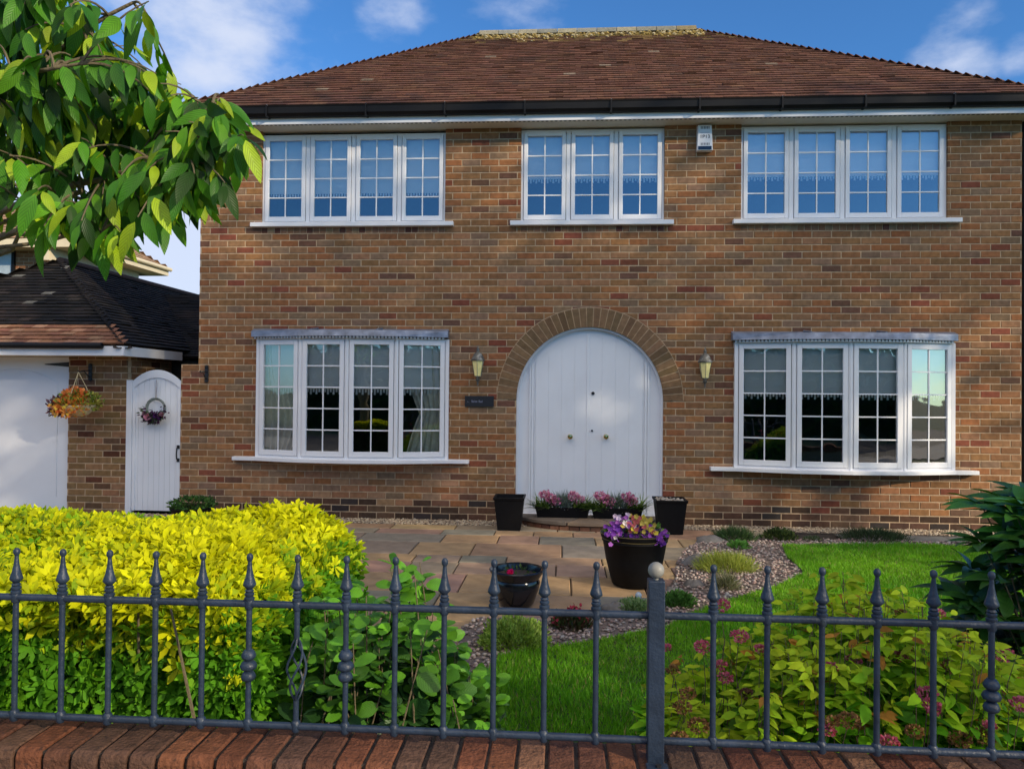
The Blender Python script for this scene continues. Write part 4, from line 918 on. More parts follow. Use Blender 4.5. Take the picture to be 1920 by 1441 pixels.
mb = MB(); w_ = ax1-ax0; h_ = az1-az0
def yf(f): return -.0855-.0+.015*f
mb.box((ax0+.012, -.091, az0+.008), (ax1-.012, -.080, az0+h_*.16)); mb.build('alarm_lens', mat('dark_blue_lens', (.012, .02, .05), rough=.15), al, bevel=.004)
mb = MB()
for f0_, f1_ in ((.84, .94), (.20, .29)):
    for k in range(6): xx = ax0+w_*(.24+.10*k); mb.box((xx, yf(f1_)-.002, az0+h_*f0_), (xx+w_*.045, yf(f0_)+.004, az0+h_*f1_))
mb.box((ax0+w_*.2, yf(.75)-.002, az0+h_*.695), (ax1-w_*.2, yf(.7)+.004, az0+h_*.705)); mb.build('grille', mTXT, al)
cu = bpy.data.curves.new('lettering', 'FONT'); cu.body = '1P13'; cu.size = .062; cu.align_x = 'CENTER'; cu.extrude = .002; to = bpy.data.objects.new('lettering', cu); C.objects.link(to); to.parent = al; cu.materials.append(mTXT)
bpy.context.view_layer.update(); _me = bpy.data.meshes.new_from_object(to.evaluated_get(bpy.context.evaluated_depsgraph_get())); bpy.data.objects.remove(to); to = bpy.data.objects.new('lettering', _me); C.objects.link(to); to.parent = al
to.location = (0, yf(.55)-.001+.03, -(az0+az1)/2+az0+h_*.47); to.rotation_euler = (math.pi/2, 0, 0)
p = P(431, 262, -.1); fl = thing('security_light', p, 'small white security light high on the left corner of the house', 'light')
MB().box((p[0]-.075, -.09, p[2]-.055), (p[0]+.075, -.03, p[2]+.055)).build('lamp_housing', mWHITE, fl, bevel=.012); MB().box((p[0]-.03, -.03, p[2]-.03), (p[0]+.03, -.004, p[2]+.03)).build('wall_mount', mWHITE, fl)
# ================================================================ DOORSTEP, POTS
st = thing('doorstep', (AX, -.3, 0), 'half round brick and stone step in front of the arched door', 'step')
rx_, ry_ = .86, .60; ns = 22; zt = .105
arc = [(AX+rx_*math.cos(-math.pi*k/ns), .0-ry_*math.sin(math.pi*k/ns)-.0) for k in range(ns+1)]
mb = MB()
for k in range(ns):
    for j, (z0_, z1) in enumerate(((.0, .052), (.058, zt-.04))):
        a0 = math.pi*(k+.06+.5*j*.0)/ns; a1 = math.pi*(k+.94)/ns; q = []
        for a, rr in ((a0, 1), (a1, 1), (a1, .82), (a0, .82)): q.append((AX+rx_*rr*math.cos(a), -ry_*rr*math.sin(a)))
        mb.slab(q[::-1], z0_, z1, pal([((.20, .09, .055), 2), ((.26, .13, .08), 2), ((.15, .07, .05), 1)]))
mb.slab([(AX+rx_*.97*math.cos(a), -ry_*.97*math.sin(a)) for a in np.linspace(math.pi, 0, 24)][::-1], 0, zt-.041, (.12, .1, .08)); mb.build('riser', mBRICK, st)
mb = MB(); cuts_ = [0, .22, .40, .60, .80, 1]
for k in range(5):
    a0, a1 = math.pi*cuts_[k]+.012, math.pi*cuts_[k+1]-.012; q = [(AX+.0, -.01)]+[(AX+(rx_+.015)*math.cos(a), -(ry_+.015)*math.sin(a)-.004) for a in np.linspace(a0, a1, 8)]
    q[0] = (AX+.02*math.cos((a0+a1)/2), -.02*math.sin((a0+a1)/2)); mb.slab(q[::-1], zt-.038, zt, pal([((.25, .19, .14), 1), ((.20, .16, .13), 1)]))
mb.build('tread', mPAVE, st, bevel=.004)
def sq_planter(u0, u1, vt, vb, label, fill):
    c = G((u0+u1)/2, vb); y = c[1]+.14; xm_ = PX((u0+u1)/2, 960, y-.14); hw = (PX(u1, 940, y-.17)-PX(u0, 940, y-.17))/2; H = PZ((u0+u1)/2, vt, y-.17)
    t = thing('square_planter', (xm_, y, .012), label, 'planter', 'square black planters flanking the door')
    hb = hw*.74; mb = MB()
    def ring(h, r_): return [(xm_-r_, y-r_, h), (xm_+r_, y-r_, h), (xm_+r_, y+r_, h), (xm_-r_, y+r_, h)]
    V = ring(.012, hb)+ring(H-.03, hw*.95)+ring(H-.03, hw)+ring(H, hw*1.03)+ring(H, hw*.9)+ring(H-.05, hw*.88)
    F = [(0, 3, 2, 1)]+[(r_+k, r_+(k+1) % 4, r_+4+(k+1) % 4, r_+4+k) for r_ in (0, 4, 8, 12, 16) for k in range(4)]
    mb.add(V, F); mb.build('pot', mPOT, t, bevel=.004)
    mb = MB(); mb.add(ring(H-.045, hw*.88), [(0, 1, 2, 3)]); mb.build('soil', mSOIL, t)
    if fill:
        m = 160; X = xm_+rng.uniform(-.8, .8, m)*hw; Y = y+rng.uniform(-.8, .8, m)*hw
        s_ = rng.uniform(.010, .02, (m, 1, 1)); W_ = ICO[None]*s_*np.array([1, .8, .6])+np.stack([X, Y, np.full(m, H-.02)+rng.uniform(-.02, .015, m)], 1)[:, None]; FF = ICF[None]+(np.arange(m)*12)[:, None, None]
        c_ = np.array([(.45, .40, .32), (.35, .3, .25), (.5, .45, .38)])[rng.integers(0, 3, m)]; mesh_np('pebbles', W_.reshape(-1, 3), FF.reshape(-1, 3), mPEB, t, np.repeat(c_, 12, 0), True)
sq_planter(925, 983, 933, 996, 'square black tapered planter left of the arched door, empty of plants', False)
sq_planter(1229, 1289, 938, 1004, 'square black tapered planter right of the door, filled with pale pebbles', True)
PINK = [(.60, .20, .42), (.68, .32, .52), (.48, .14, .34), (.74, .46, .62)]
def trough(u0, u1, label, seedx):
    y = -.20; x0, x1 = PX(u0, 955, y-.1), PX(u1, 955, y-.1); t = thing('trough_planter', ((x0+x1)/2, y, zt), label, 'planter', 'flower troughs on the doorstep')
    H = zt+.125; mb = MB(); V = [(x0+.03, y-.075, zt), (x1-.03, y-.075, zt), (x1-.03, y+.075, zt), (x0+.03, y+.075, zt), (x0, y-.095, H), (x1, y-.095, H), (x1, y+.095, H), (x0, y+.095, H), (x0+.012, y-.083, H), (x1-.012, y-.083, H), (x1-.012, y+.083, H), (x0+.012, y+.083, H), (x0+.012, y-.083, H-.03), (x1-.012, y-.083, H-.03), (x1-.012, y+.083, H-.03), (x0+.012, y+.083, H-.03)]
    mb.add(V, [(0, 3, 2, 1)]+[(r_+k, r_+(k+1) % 4, r_+4+(k+1) % 4, r_+4+k) for r_ in (0, 4, 8) for k in range(4)]+[(12, 13, 14, 15)]); mb.build('pot', mPOT, t, bevel=.003)
    w_ = x1-x0; xc = (x0+x1)/2
    m = 330; side = rng.choice([-1, 1], m); X = xc+side*w_*rng.uniform(.15, .5, m); pos = np.stack([X, y+rng.uniform(-.07, .05, m), np.full(m, H-.03)], 1); d = unit(np.stack([side*rng.uniform(.0, 1.1, m), rng.uniform(-.8, .2, m), rng.uniform(.3, 1.3, m)], 1)); cl = np.array([(.07, .15, .03), (.12, .22, .05), (.18, .28, .08), (.05, .10, .03)])[rng.integers(0, 4, m)]
    parts = [inst(LT_BL, pos, d, np.tile((0, 0, 1.), (m, 1))+rdir(m)*.3, rng.uniform(.13, .24, m), cl)]
    parts.append(blob((xc, y, H+.03), (w_*.44, .08, .07), 420, LT_SM, .035, [(.05, .11, .03), (.09, .17, .05)]))
    leaves('foliage', parts, mLEAF, t, False)
    m = 220; pos = np.stack([xc+rng.normal(0, .06, m), y+rng.uniform(-.06, .06, m), np.full(m, H-.01)], 1); d = unit(np.stack([rng.normal(0, .35, m), rng.normal(0, .3, m), np.ones(m)], 1))
    leaves('grey_foliage', [inst(LT_BL, pos, d, rdir(m), rng.uniform(.12, .22, m), np.tile((.16, .22, .22), (m, 1))*rng.uniform(.6, 1.2, (m, 1)))], mLEAF, t, False)
    for k, (fx, fz) in enumerate([(-.32, .14), (-.22, .10), (.20, .13), (.30, .09), (-.12, .06)]):
        leaves('flower_cluster', [blob((xc+fx*w_, y-.04, H+fz), (.065, .05, .045), 110, LT_PT, .028, PINK, up=.2)], mPETAL, t, False)
    m_ = 26; leaves('white_sprigs', [blob((xc-.02, y-.07, H-.02), (w_*.3, .03, .04), m_, LT_PT, .014, [(.75, .72, .75)])], mPETAL, t, False)
trough(1003, 1106, 'black trough of pink flowers and spiky leaves on the doorstep, nearer the left planter', 1)
trough(1109, 1206, 'black trough of pink flowers on the doorstep, nearer the right planter', 2)
# large round pot of pansies
c = G(1192, 1104); R_ = .285; mz = .43; d_ = c[1]+.12
bp = thing('round_pot', (c[0], d_, .012), 'large black round pot of purple and yellow pansies on the paving', 'plant pot')
mb = MB(); mb.lathe([(.0, .0), (.17, .0), (.185, .01), (.235, .2), (R_-.022, mz-.07), (R_-.014, mz-.065), (R_-.016, mz-.045), (R_-.006, mz-.035), (R_, mz-.005), (R_-.006, mz), (R_-.03, mz), (R_-.035, mz-.05), (0, mz-.06)], (c[0], d_, .012), 40); mb.build('pot', mPOT, bp, smooth=True)
mb = MB(); 
for zz, rr in ((mz-.003, R_-.001), (mz-.045, R_-.012)): mb.tube([(c[0]+rr*math.cos(a), d_+rr*math.sin(a), .012+zz) for a in np.linspace(0, 6.2832, 41)], .0035, 5, cap=False)
mb.build('rim_band', mat('bronze_band', (.16, .13, .06), rough=.4, metal=.5), bp)
tz = mz+.012; cx_ = (c[0], d_)
leaves('foliage', [blob((cx_[0], cx_[1], tz+.0), (.24, .22, .08), 750, LT_OV, .045, [(.07, .16, .03), (.12, .24, .04), (.04, .09, .02), (.2, .3, .06)])], mLEAF, bp, False)
VIO = [(.20, .05, .42), (.12, .03, .32), (.36, .10, .55)]
for (u, v, k, r_) in ((1150, 985, 0, 3), (1162, 975, 2, 2), (1145, 998, 0, 3), (1178, 978, 2, 3), (1193, 972, 1, 3), (1207, 980, 1, 4), (1217, 990, 1, 3), (1208, 992, 0, 3), (1215, 1005, 0, 4), (1222, 1015, 0, 3), (1236, 1003, 3, 4), (1238, 1014, 0, 3), (1200, 1003, 2, 1), (1208, 1007, 2, 2), (1152, 1008, 2, 2), (1170, 990, 0, 2), (1229, 998, 3, 3), (1186, 992, 1, 2), (1158, 1000, 0, 3), (1200, 1012, 0, 3), (1183, 1003, 2, 2), (1226, 1008, 3, 4), (1165, 985, 3, 3)):
    p = P(u, v, d_-.16+random.uniform(-.08, .08)); n_ = r_*3
    cols = {0: VIO, 1: [(.62, .52, .06), (.55, .45, .10), (.45, .12, .12)], 2: [(.62, .50, .70), (.8, .76, .82), (.36, .12, .5)], 3: [(.33, .09, .5), (.24, .06, .42)]}[k]
    ps = []
    for q in range(n_+2):
        o_ = np.array(p)+rng.normal(0, .027, 3); col_ = random.choice(cols); nn = 5; a = np.arange(nn)*1.2566+random.random(); fd = unit(np.array([rng.normal(0, .4), -1, rng.normal(.3, .3)])); s1 = unit(np.cross(fd, (0, 0, 1.))); s2 = np.cross(s1, fd)
        dd = np.cos(a)[:, None]*s1+np.sin(a)[:, None]*s2+fd*.15; ps.append(inst(LT_PT, np.tile(o_, (nn, 1)), dd, np.tile(fd, (nn, 1)), .021*rng.uniform(.8, 1.2, nn), np.tile(col_, (nn, 1))*rng.uniform(.8, 1.2, (nn, 1))))
    leaves('pansy', ps, mPETAL, bp, False)
p = P(1192, 1018, d_-.21); mb = MB(); mb.obox(p, (.029, .004, 0), (0, .0008, 0), (.003, 0, .032)); mb.build('plant_label', mLABEL, bp)
# low glazed bowl pot
c = G(967, 1143); R_ = .20; H = .27; yb = c[1]+.10
gp = thing('glazed_pot', (c[0], yb, .012), 'low glossy black glazed pot with a single pink flower', 'plant pot')
mb = MB(); mb.lathe([(0, 0), (.11, 0), (.13, .02), (.165, .12), (.175, .17), (.165, .195), (.172, .205), (R_, .245), (R_+.008, .262), (R_, .27), (R_-.02, .262), (R_-.03, .22), (0, .20)], (c[0], yb, .012), 40); mb.build('pot', mGLAZE, gp, smooth=True)
mb = MB(); mb.slab([(c[0]+.165*math.cos(a), yb+.165*math.sin(a)) for a in np.linspace(0, 6.1, 24)], .2, .232); mb.build('soil', mSOIL, gp)
fp = P(957, 1075, yb-.06)
leaves('flower', [rose(gp, fp, .042, (.85, .04, .34), n=34, nrm=(0, -.8, .6))], mPETAL, gp, False)
leaves('foliage', [blob((c[0], yb, .25), (.13, .12, .03), 60, LT_SM, .035, [(.05, .09, .03), (.08, .13, .04)])], mLEAF, gp, False)
mb = MB(); mb.tube([(c[0]-.02, yb, .22), (fp[0]+.01, fp[1]+.02, fp[2]-.06), tuple(fp)], .002, 5); mb.build('flower_stem', mLEAF, gp)
# spike light and rocks
c = G(1197, 1140); sp = thing('spike_light', c, 'tiny glass topped garden spike light in front of the big pot', 'garden light')
mb = MB(); mb.tube([(c[0], c[1], 0), (c[0], c[1], .07)], .010, 8); mb.build('stake', mIRON, sp); mb = MB(); mb.lathe([(.010, .07), (.022, .08), (.024, .105), (.012, .12), (0, .122)], (c[0], c[1], 0), 12); mb.build('lamp_glass', MATS['net_curtain_glass'], sp, smooth=True)
def rock(u, v, rx, ry, rz, label, col=None):
    c = G(u, v); V = []; F = []; nu, nv = 14, 9; rs = [random.uniform(.8, 1.15) for _ in range(200)]; ph = [random.uniform(0, 6.28) for _ in range(4)]
    for j in range(nv+1):
        for i in range(nu):
            a = 2*math.pi*i/nu; b = math.pi*j/nv; k = 1+.13*math.sin(3*a+ph[0]+b*2)+.10*math.sin(5*b+ph[1]+a)+.06*math.sin(7*a+ph[2])
            V.append((c[0]+rx*k*math.sin(b)*math.cos(a), c[1]+ry*k*math.sin(b)*math.sin(a), .02+rz*k*math.cos(b)))
    for j in range(nv):
        for i in range(nu): F.append((j*nu+i, j*nu+(i+1) % nu, (j+1)*nu+(i+1) % nu, (j+1)*nu+i))
    o = mesh_np('rock', V, F, mSTONE, None, None, True, origin=c); props(o, label, 'rock', 'rocks in the gravel bed')
rock(1315, 1062, .17, .12, .09, 'dark rock under the left end of the lime green cushion plant')
rock(1300, 1103, .085, .06, .05, 'small rounded grey rock among the gravel behind the railing post')
rock(1152, 1150, .09, .06, .06, 'dark rock by the pale ground cover left of the railing post')
rock(1262, 1112, .07, .045, .03, 'flat grey stone between the big pot and small green plant')
rock(1330, 1018, .16, .07, .06, 'long dark rock at the back edge of the gravel bed by the paving')
# ================================================================ LOW BED PLANTS
def mound(name, u0, u1, vt, vb, cols, label, tm=None, size=.03, n=1500, cat='plant', up=1.0, dz=0, flowers=None, group='low plants in the gravel bed'):
    vb_ = vb; c = G((u0+u1)/2, vb_); z0_ = .02; p0, p1 = G(u0, vb_), G(u1, vb_); rx = (p1[0]-p0[0])/2
    ry = min(rx*.75, .24); cy = c[1]+ry; H = max(.05, PZ((u0+u1)/2, vt, cy)-z0_)
    t = thing(name, ((p0[0]+p1[0])/2, cy, z0_), label, cat, group); X0_ = (p0[0]+p1[0])/2
    d0 = rdir(n); d0[:, 2] = np.abs(d0[:, 2]); r_ = rng.uniform(.55, 1, (n, 1))*(1+.14*np.sin(d0[:, :1]*9+d0[:, 1:2]*7)); pos = np.array([X0_, cy, z0_])+d0*r_*np.array([rx, ry, H*.85]); d = unit(d0+rdir(n)*.6+np.array([0, 0, up])); cl = np.array(cols)[rng.integers(0, len(cols), n)]*rng.uniform(.7, 1.25, (n, 1))
    leaves('foliage', [inst(tm or LT_SM, pos, d, rdir(n)+np.array([0, -.3, .8]), size*rng.uniform(.7, 1.3, n), cl)], mLEAF, t, False)
    if flowers:
        col_, k = flowers; d0 = rdir(k*9); d0[:, 2] = np.abs(d0[:, 2])+.3; d0 = unit(d0); cc_ = d0[::9].repeat(9, 0); pos = np.array([X0_, cy, z0_])+cc_*np.array([rx, ry, H])+rng.normal(0, .012, (k*9, 3))
        leaves('flowers', [inst(LT_PT, pos, unit(rdir(k*9)+[0, 0, .5]), rdir(k*9), .02, np.tile(col_, (k*9, 1))*rng.uniform(.7, 1.2, (k*9, 1)))], mPETAL, t, False)
LIME = [(.36, .40, .07), (.28, .36, .06), (.42, .46, .10), (.2, .28, .05)]
mound('cushion_plant', 1313, 1428, 1036, 1082, LIME, 'lime green spreading cushion plant on the gravel', LT_BL, .06, 2600)
mound('juniper', 1345, 1424, 991, 1020, [(.05, .11, .035), (.08, .15, .05), (.035, .07, .03)], 'dark green spreading plant at the back of the bed, nearest the right planter', LT_BL, .07, 1500)
mound('dwarf_shrub', 1436, 1500, 988, 1019, [(.05, .09, .03), (.10, .14, .04), (.04, .06, .025)], 'small dark bushy plant in the gravel at the lawn corner', LT_SM, .03, 1200)
mound('heather', 1592, 1722, 993, 1022, [(.035, .06, .03), (.05, .09, .04), (.025, .045, .022)], 'wide dark low plant behind the lawn below the right bay window', LT_BL, .06, 2200)
mound('small_plant', 1370, 1408, 1016, 1034, [(.10, .26, .05), (.14, .32, .07)], 'small bright green plant behind the lime cushion', LT_OV, .05, 130)
mound('heather', 1340, 1388, 1078, 1114, [(.20, .22, .13), (.28, .27, .18), (.12, .14, .07)], 'pale grey green wispy tuft in front of the lime cushion', LT_BL, .07, 600)
mound('ground_cover', 1245, 1306, 1108, 1146, [(.08, .20, .04), (.11, .26, .06), (.05, .12, .03)], 'mid green low plant in the gravel just right of the railing post', LT_SM, .028, 1400)
mound('ground_cover', 1158, 1222, 1122, 1156, [(.20, .32, .14), (.14, .25, .09), (.28, .38, .2)], 'pale green low plant in the gravel just left of the railing post', LT_SM, .026, 1300)
mound('creeping_plant', 895, 1025, 1152, 1232, [(.28, .42, .07), (.20, .34, .06), (.34, .46, .12)], 'bright yellow green creeping mat in front of the glazed pot', LT_SM, .026, 4200)
mound('stonecrop', 1035, 1108, 1142, 1190, [(.05, .06, .025), (.09, .05, .035), (.06, .10, .04)], 'dark low plant with small red flowers right of the creeping mat', LT_SM, .03, 1100, flowers=((.45, .05, .09), 14))
mound('small_tuft', 1510, 1545, 1008, 1019, [(.06, .11, .05), (.1, .14, .07)], 'tiny green tuft between the two dark plants by the path', LT_SM, .02, 200)
# bowl of greenery by the wall left
c = np.array([PX(361, 930, -.55), -.55, .0]); w2 = (PX(404, 930, -.55)-PX(318, 930, -.55))/2
pb = thing('bowl_planter', (c[0], c[1], 0), 'dark bowl planter of small leaved greenery between gate and left bay', 'planter')
zb = PZ(361, 950, -.55); mb = MB(); mb.lathe([(0, .012), (.14, .012), (.17, .05), (w2*.86, zb-.03), (w2*.9, zb), (w2*.8, zb-.01), (0, zb-.03)], (c[0], c[1], 0), 26); mb.build('pot', mPOT, pb, smooth=True)
leaves('foliage', [blob((c[0], c[1], zb+.03), (w2, w2*.8, .09), 900, LT_SM, .045, [(.07, .17, .04), (.10, .22, .05), (.04, .09, .03)])], mLEAF, pb, False)
# ================================================================ SHRUBS BEHIND THE RAILINGS
def stems(parent, base, tips, r_=.006, col=None, name='stems', bend=.15, mt=None):
    mb = MB()
    for b, t in zip(base, tips):
        b = np.array(b); t = np.array(t); m_ = (b+t)/2+rng.normal(0, bend*.3, 3)*np.array([1, 1, .3]); mb.tube([b, m_, t], [r_, r_*.7, r_*.35], 5)
    return mb.build(name, mt or mBARK, parent)
# golden hedge
hx0, hx1 = -4.3, float(D(655, 1040, 3.0)[0])-.13; hy0, hy1 = -6.86, -5.55
hd = thing('golden_hedge', ((hx0+hx1)/2, -6.2, 0), 'clipped golden yellow leaved hedge behind the left railings, green lower down', 'hedge')
m = 9000; X = rng.uniform(hx0, hx1, m); Y = rng.uniform(hy0, hy1, m)
def htop(x, y):
    e = np.clip((hx1-x)/.42, 0, 1); f_ = np.clip((y-hy0)/.30, 0, 1)
    return (.70+.30*np.sqrt(1-(1-e)**2))*(.93+.07*np.sqrt(np.clip(1-(1-f_)**2, 0, 1)))*.96-.05*np.clip(-x-1.7, 0, 1)+.045*np.exp(-((x+2.0)/.6)**2)+.03*np.sin(x*4.1)+.03*np.sin(y*7+x*3)
Z = htop(X, Y)-np.abs(rng.normal(0, .05, m)); nrm = np.stack([rng.normal(0, .4, m), rng.normal(-.35, .4, m), np.ones(m)], 1)
m2 = 5600; X2 = rng.uniform(hx0, hx1, m2); Z2 = rng.uniform(.12, 1.0, m2)*htop(X2, hy0); Y2 = hy0-.02+np.abs(rng.normal(0, .09, m2))+.05*np.sin(X2*7)*np.cos(Z2*9)+.06; n2_ = np.stack([rng.normal(0, .5, m2), -np.ones(m2), rng.normal(.25, .4, m2)], 1)
m3 = 2400; Y3 = rng.uniform(hy0, hy1, m3); Z3 = rng.uniform(.1, .95, m3)*.98; X3 = hx1-.42*(1-np.sqrt(np.clip(1-(Z3/1.02)**5, 0, 1)))+rng.normal(0, .03, m3)-.03; n3_ = np.stack([np.ones(m3), rng.normal(-.3, .4, m3), rng.normal(.4, .4, m3)], 1)
gap = (np.sin(X2*5.3+1.1)*np.sin(Z2*8.1+X2*2.1) > -.97) | (Z2 > .84); X2, Y2, Z2, n2_ = X2[gap], Y2[gap], Z2[gap], n2_[gap]
PO = np.concatenate([np.stack([X, Y, Z], 1), np.stack([X2, Y2, Z2], 1), np.stack([X3, Y3, Z3], 1)]); NN = unit(np.concatenate([nrm, n2_, n3_]))
mw = len(PO); nl = 8
ps = []
hgt = np.clip((PO[:, 2]-.81+.07*np.sin(PO[:, 0]*3.3)+rng.normal(0, .07, mw)+.06)/.24, 0, 1)
CY = cmix((.085, .26, .012), (.60, .62, .006), hgt); low = rng.random(mw) < .25; CY[low & (hgt < .6)] *= np.array([1.5, 1.3, 1.0]); CY *= rng.uniform(.78, 1.18, (mw, 1))
tt = unit(np.cross(NN, rdir(mw))); bt = np.cross(NN, tt)
for k in range(nl):
    a = k*6.283/nl*1.0+rng.uniform(-.3, .3, mw); op = rng.uniform(.15, .75, (mw, 1)) if k % 3 else rng.uniform(.6, 1.3, (mw, 1))
    d = unit(tt*np.cos(a)[:, None]+bt*np.sin(a)[:, None]+NN*op); ps.append(inst(LT_OB, PO+d*.006, d, NN+d*.2, rng.uniform(.034, .055, mw), CY*rng.uniform(.85, 1.15, (mw, 1))))
leaves('foliage', ps, mLEAF, hd, True)
nb_ = 90; bs = [(rng.uniform(hx0, hx1-.1), rng.uniform(hy0+.1, hy1-.1), 0) for _ in range(nb_)]; stems(hd, bs, [(b[0]+rng.normal(0, .12), b[1]+rng.normal(-.08, .12), .93) for b in bs], .009)
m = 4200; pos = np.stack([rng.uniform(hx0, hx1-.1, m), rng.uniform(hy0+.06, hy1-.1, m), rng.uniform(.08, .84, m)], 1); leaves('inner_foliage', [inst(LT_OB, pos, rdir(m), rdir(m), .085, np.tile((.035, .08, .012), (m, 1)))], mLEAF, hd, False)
# dark glossy round-leaved shrub
def sprig_shrub(name, label, cat, x0, x1, y0, y1, heights, tm, size, cols, nst, per, r0=.005, tip=(.1, .22, .03), droop=.0, mt=None, zlo=.15, topcols=None, lean=.16, rust=0):
    t = thing(name, ((x0+x1)/2, (y0+y1)/2, 0), label, cat); bs = []; tp = []; ps = []
    for _ in range(nst):
        tx = rng.uniform(x0, x1); ty = rng.uniform(y0, y1); hh = heights(tx, ty)*rng.uniform(.62, 1.0)
        b = np.array([tx+rng.normal(0, lean)*.6, ty+rng.normal(0, .07), 0]); tpp = np.array([tx, ty, hh]); bs.append(b); tp.append(tpp)
        s_ = rng.uniform(zlo, 1.0, per); s_[0] = 1; s_[1] = .985; s_[2] = .96; pos = b+(tpp-b)*s_[:, None]; a = rng.uniform(0, 6.28, per)
        d = unit(np.stack([np.cos(a), np.sin(a), rng.uniform(-.3, .7, per)-droop], 1)); pos = pos+d*.012
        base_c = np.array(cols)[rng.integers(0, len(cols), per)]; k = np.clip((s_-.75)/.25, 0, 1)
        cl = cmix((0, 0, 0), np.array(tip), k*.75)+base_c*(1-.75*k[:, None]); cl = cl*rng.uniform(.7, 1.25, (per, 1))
        if rng.random() < rust: cl[:5] = np.array([(.42, .20, .035)])*rng.uniform(.6, 1.2, (5, 1))
        nn = unit(np.array([0, -.45, 1.])+rng.normal(0, .45, (per, 3))); sz = size*rng.uniform(.65, 1.2, per)*(1-.35*k)
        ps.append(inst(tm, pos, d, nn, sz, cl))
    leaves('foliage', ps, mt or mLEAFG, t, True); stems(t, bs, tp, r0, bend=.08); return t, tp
lx0, lx1 = float(D(560, 1200, 2.45)[0]), float(D(925, 1200, 2.5)[0])
def lh(x, y):
    q = (x-lx0)/(lx1-lx0); return .70+.30*math.exp(-((q-.5)/.2)**2)+.22*(1-q)**2-.12*max(0,q-.8)/.2
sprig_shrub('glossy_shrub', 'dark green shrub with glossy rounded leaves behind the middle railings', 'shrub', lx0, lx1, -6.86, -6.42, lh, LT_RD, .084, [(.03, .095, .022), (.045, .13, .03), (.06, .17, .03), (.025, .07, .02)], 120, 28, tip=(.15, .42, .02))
# three tall sprigs are the same shrub's leading shoots
sx_ = float(D(745, 1100, 2.6)[0])
# pink flowered spirea
px0, px1 = float(D(1262, 1250, 2.45)[0]), 2.25
def sh(x, y):
    q = (x-px0); return .55+.27*math.exp(-((x-1.05)/.42)**2)+.14*min(1, max(0, q/.6)) - .10*math.exp(-((x-1.75)/.25)**2)
sp_, tps = sprig_shrub('flowering_shrub', 'yellow green shrub with pink and brown flower heads behind the right railings', 'shrub', px0, px1, -6.88, -6.25, sh, leaf_tmpl(.46, .25, .22, 4, 'ovate'), .074, [(.12, .38, .016), (.18, .48, .02), (.26, .55, .02), (.05, .17, .012)], 640, 34, tip=(.42, .50, .02), droop=.15, mt=mLEAF, zlo=.25, lean=.2, r0=.003, rust=.12)
for (u, v, dd, s_, c_) in [(1350, 1133, 2.5, .030, 0), (1386, 1192, 2.5, .028, 0), (1318, 1212, 2.5, .028, 0), (1425, 1216, 2.5, .016, 0), (1352, 1246, 2.5, .018, 0), (1361, 1270, 2.45, .022, 0), (1250, 1214, 2.6, .014, 0), (1675, 1230, 2.45, .030, 0), (1697, 1236, 2.45, .026, 0), (1600, 1238, 2.4, .024, 0), (1558, 1252, 2.3, .022, 0), (1725, 1205, 2.6, .028, 0), (1740, 1300, 2.15, .026, 0), (1748, 1322, 2.15, .022, 0), (1750, 1332, 2.15, .015, 0), (1552, 1368, 2.15, .020, 0), (1560, 1352, 2.15, .018, 1), (1668, 1394, 2.1, .026, 0), (1855, 1360, 2.2, .016, 0), (1882, 1226, 2.5, .030, 0), (1915, 1320, 2.2, .028, 0), (1760, 1150, 2.8, .02, 0),
                         (1262, 1255, 2.5, .018, 1), (1290, 1300, 2.4, .024, 1), (1280, 1325, 2.35, .026, 1), (1310, 1360, 2.3, .03, 1), (1275, 1385, 2.25, .026, 1), (1500, 1250, 2.5, .03, 2), (1590, 1275, 2.4, .028, 1), (1592, 1350, 2.15, .03, 1), (1785, 1250, 2.5, .03, 1), (1660, 1385, 2.15, .018, 1), (1715, 1370, 2.15, .022, 1), (1800, 1385, 2.2, .03, 1), (1845, 1380, 2.2, .028, 1), (1400, 1300, 2.4, .02, 2), (1690, 1150, 2.7, .02, 1), (1440, 1400, 2.2, .02, 1)]:
    p = D(u, v, dd); n_ = int(120*s_/.025); cols = [[(.46, .10, .19), (.55, .18, .27), (.40, .07, .14)], [(.24, .13, .05), (.30, .17, .07), (.16, .08, .04)], [(.10, .05, .04), (.15, .08, .05)]][c_]
    leaves('flower_head', [blob(p, (s_, s_, s_*.62), n_, LT_PT, .0085, cols, up=.5, shell=.8)], mPETAL, sp_, False)
    stems(sp_, [(p[0]+.02, p[1]+.08, p[2]-.25)], [tuple(p)], .0025, name='flower_stem', bend=.03)
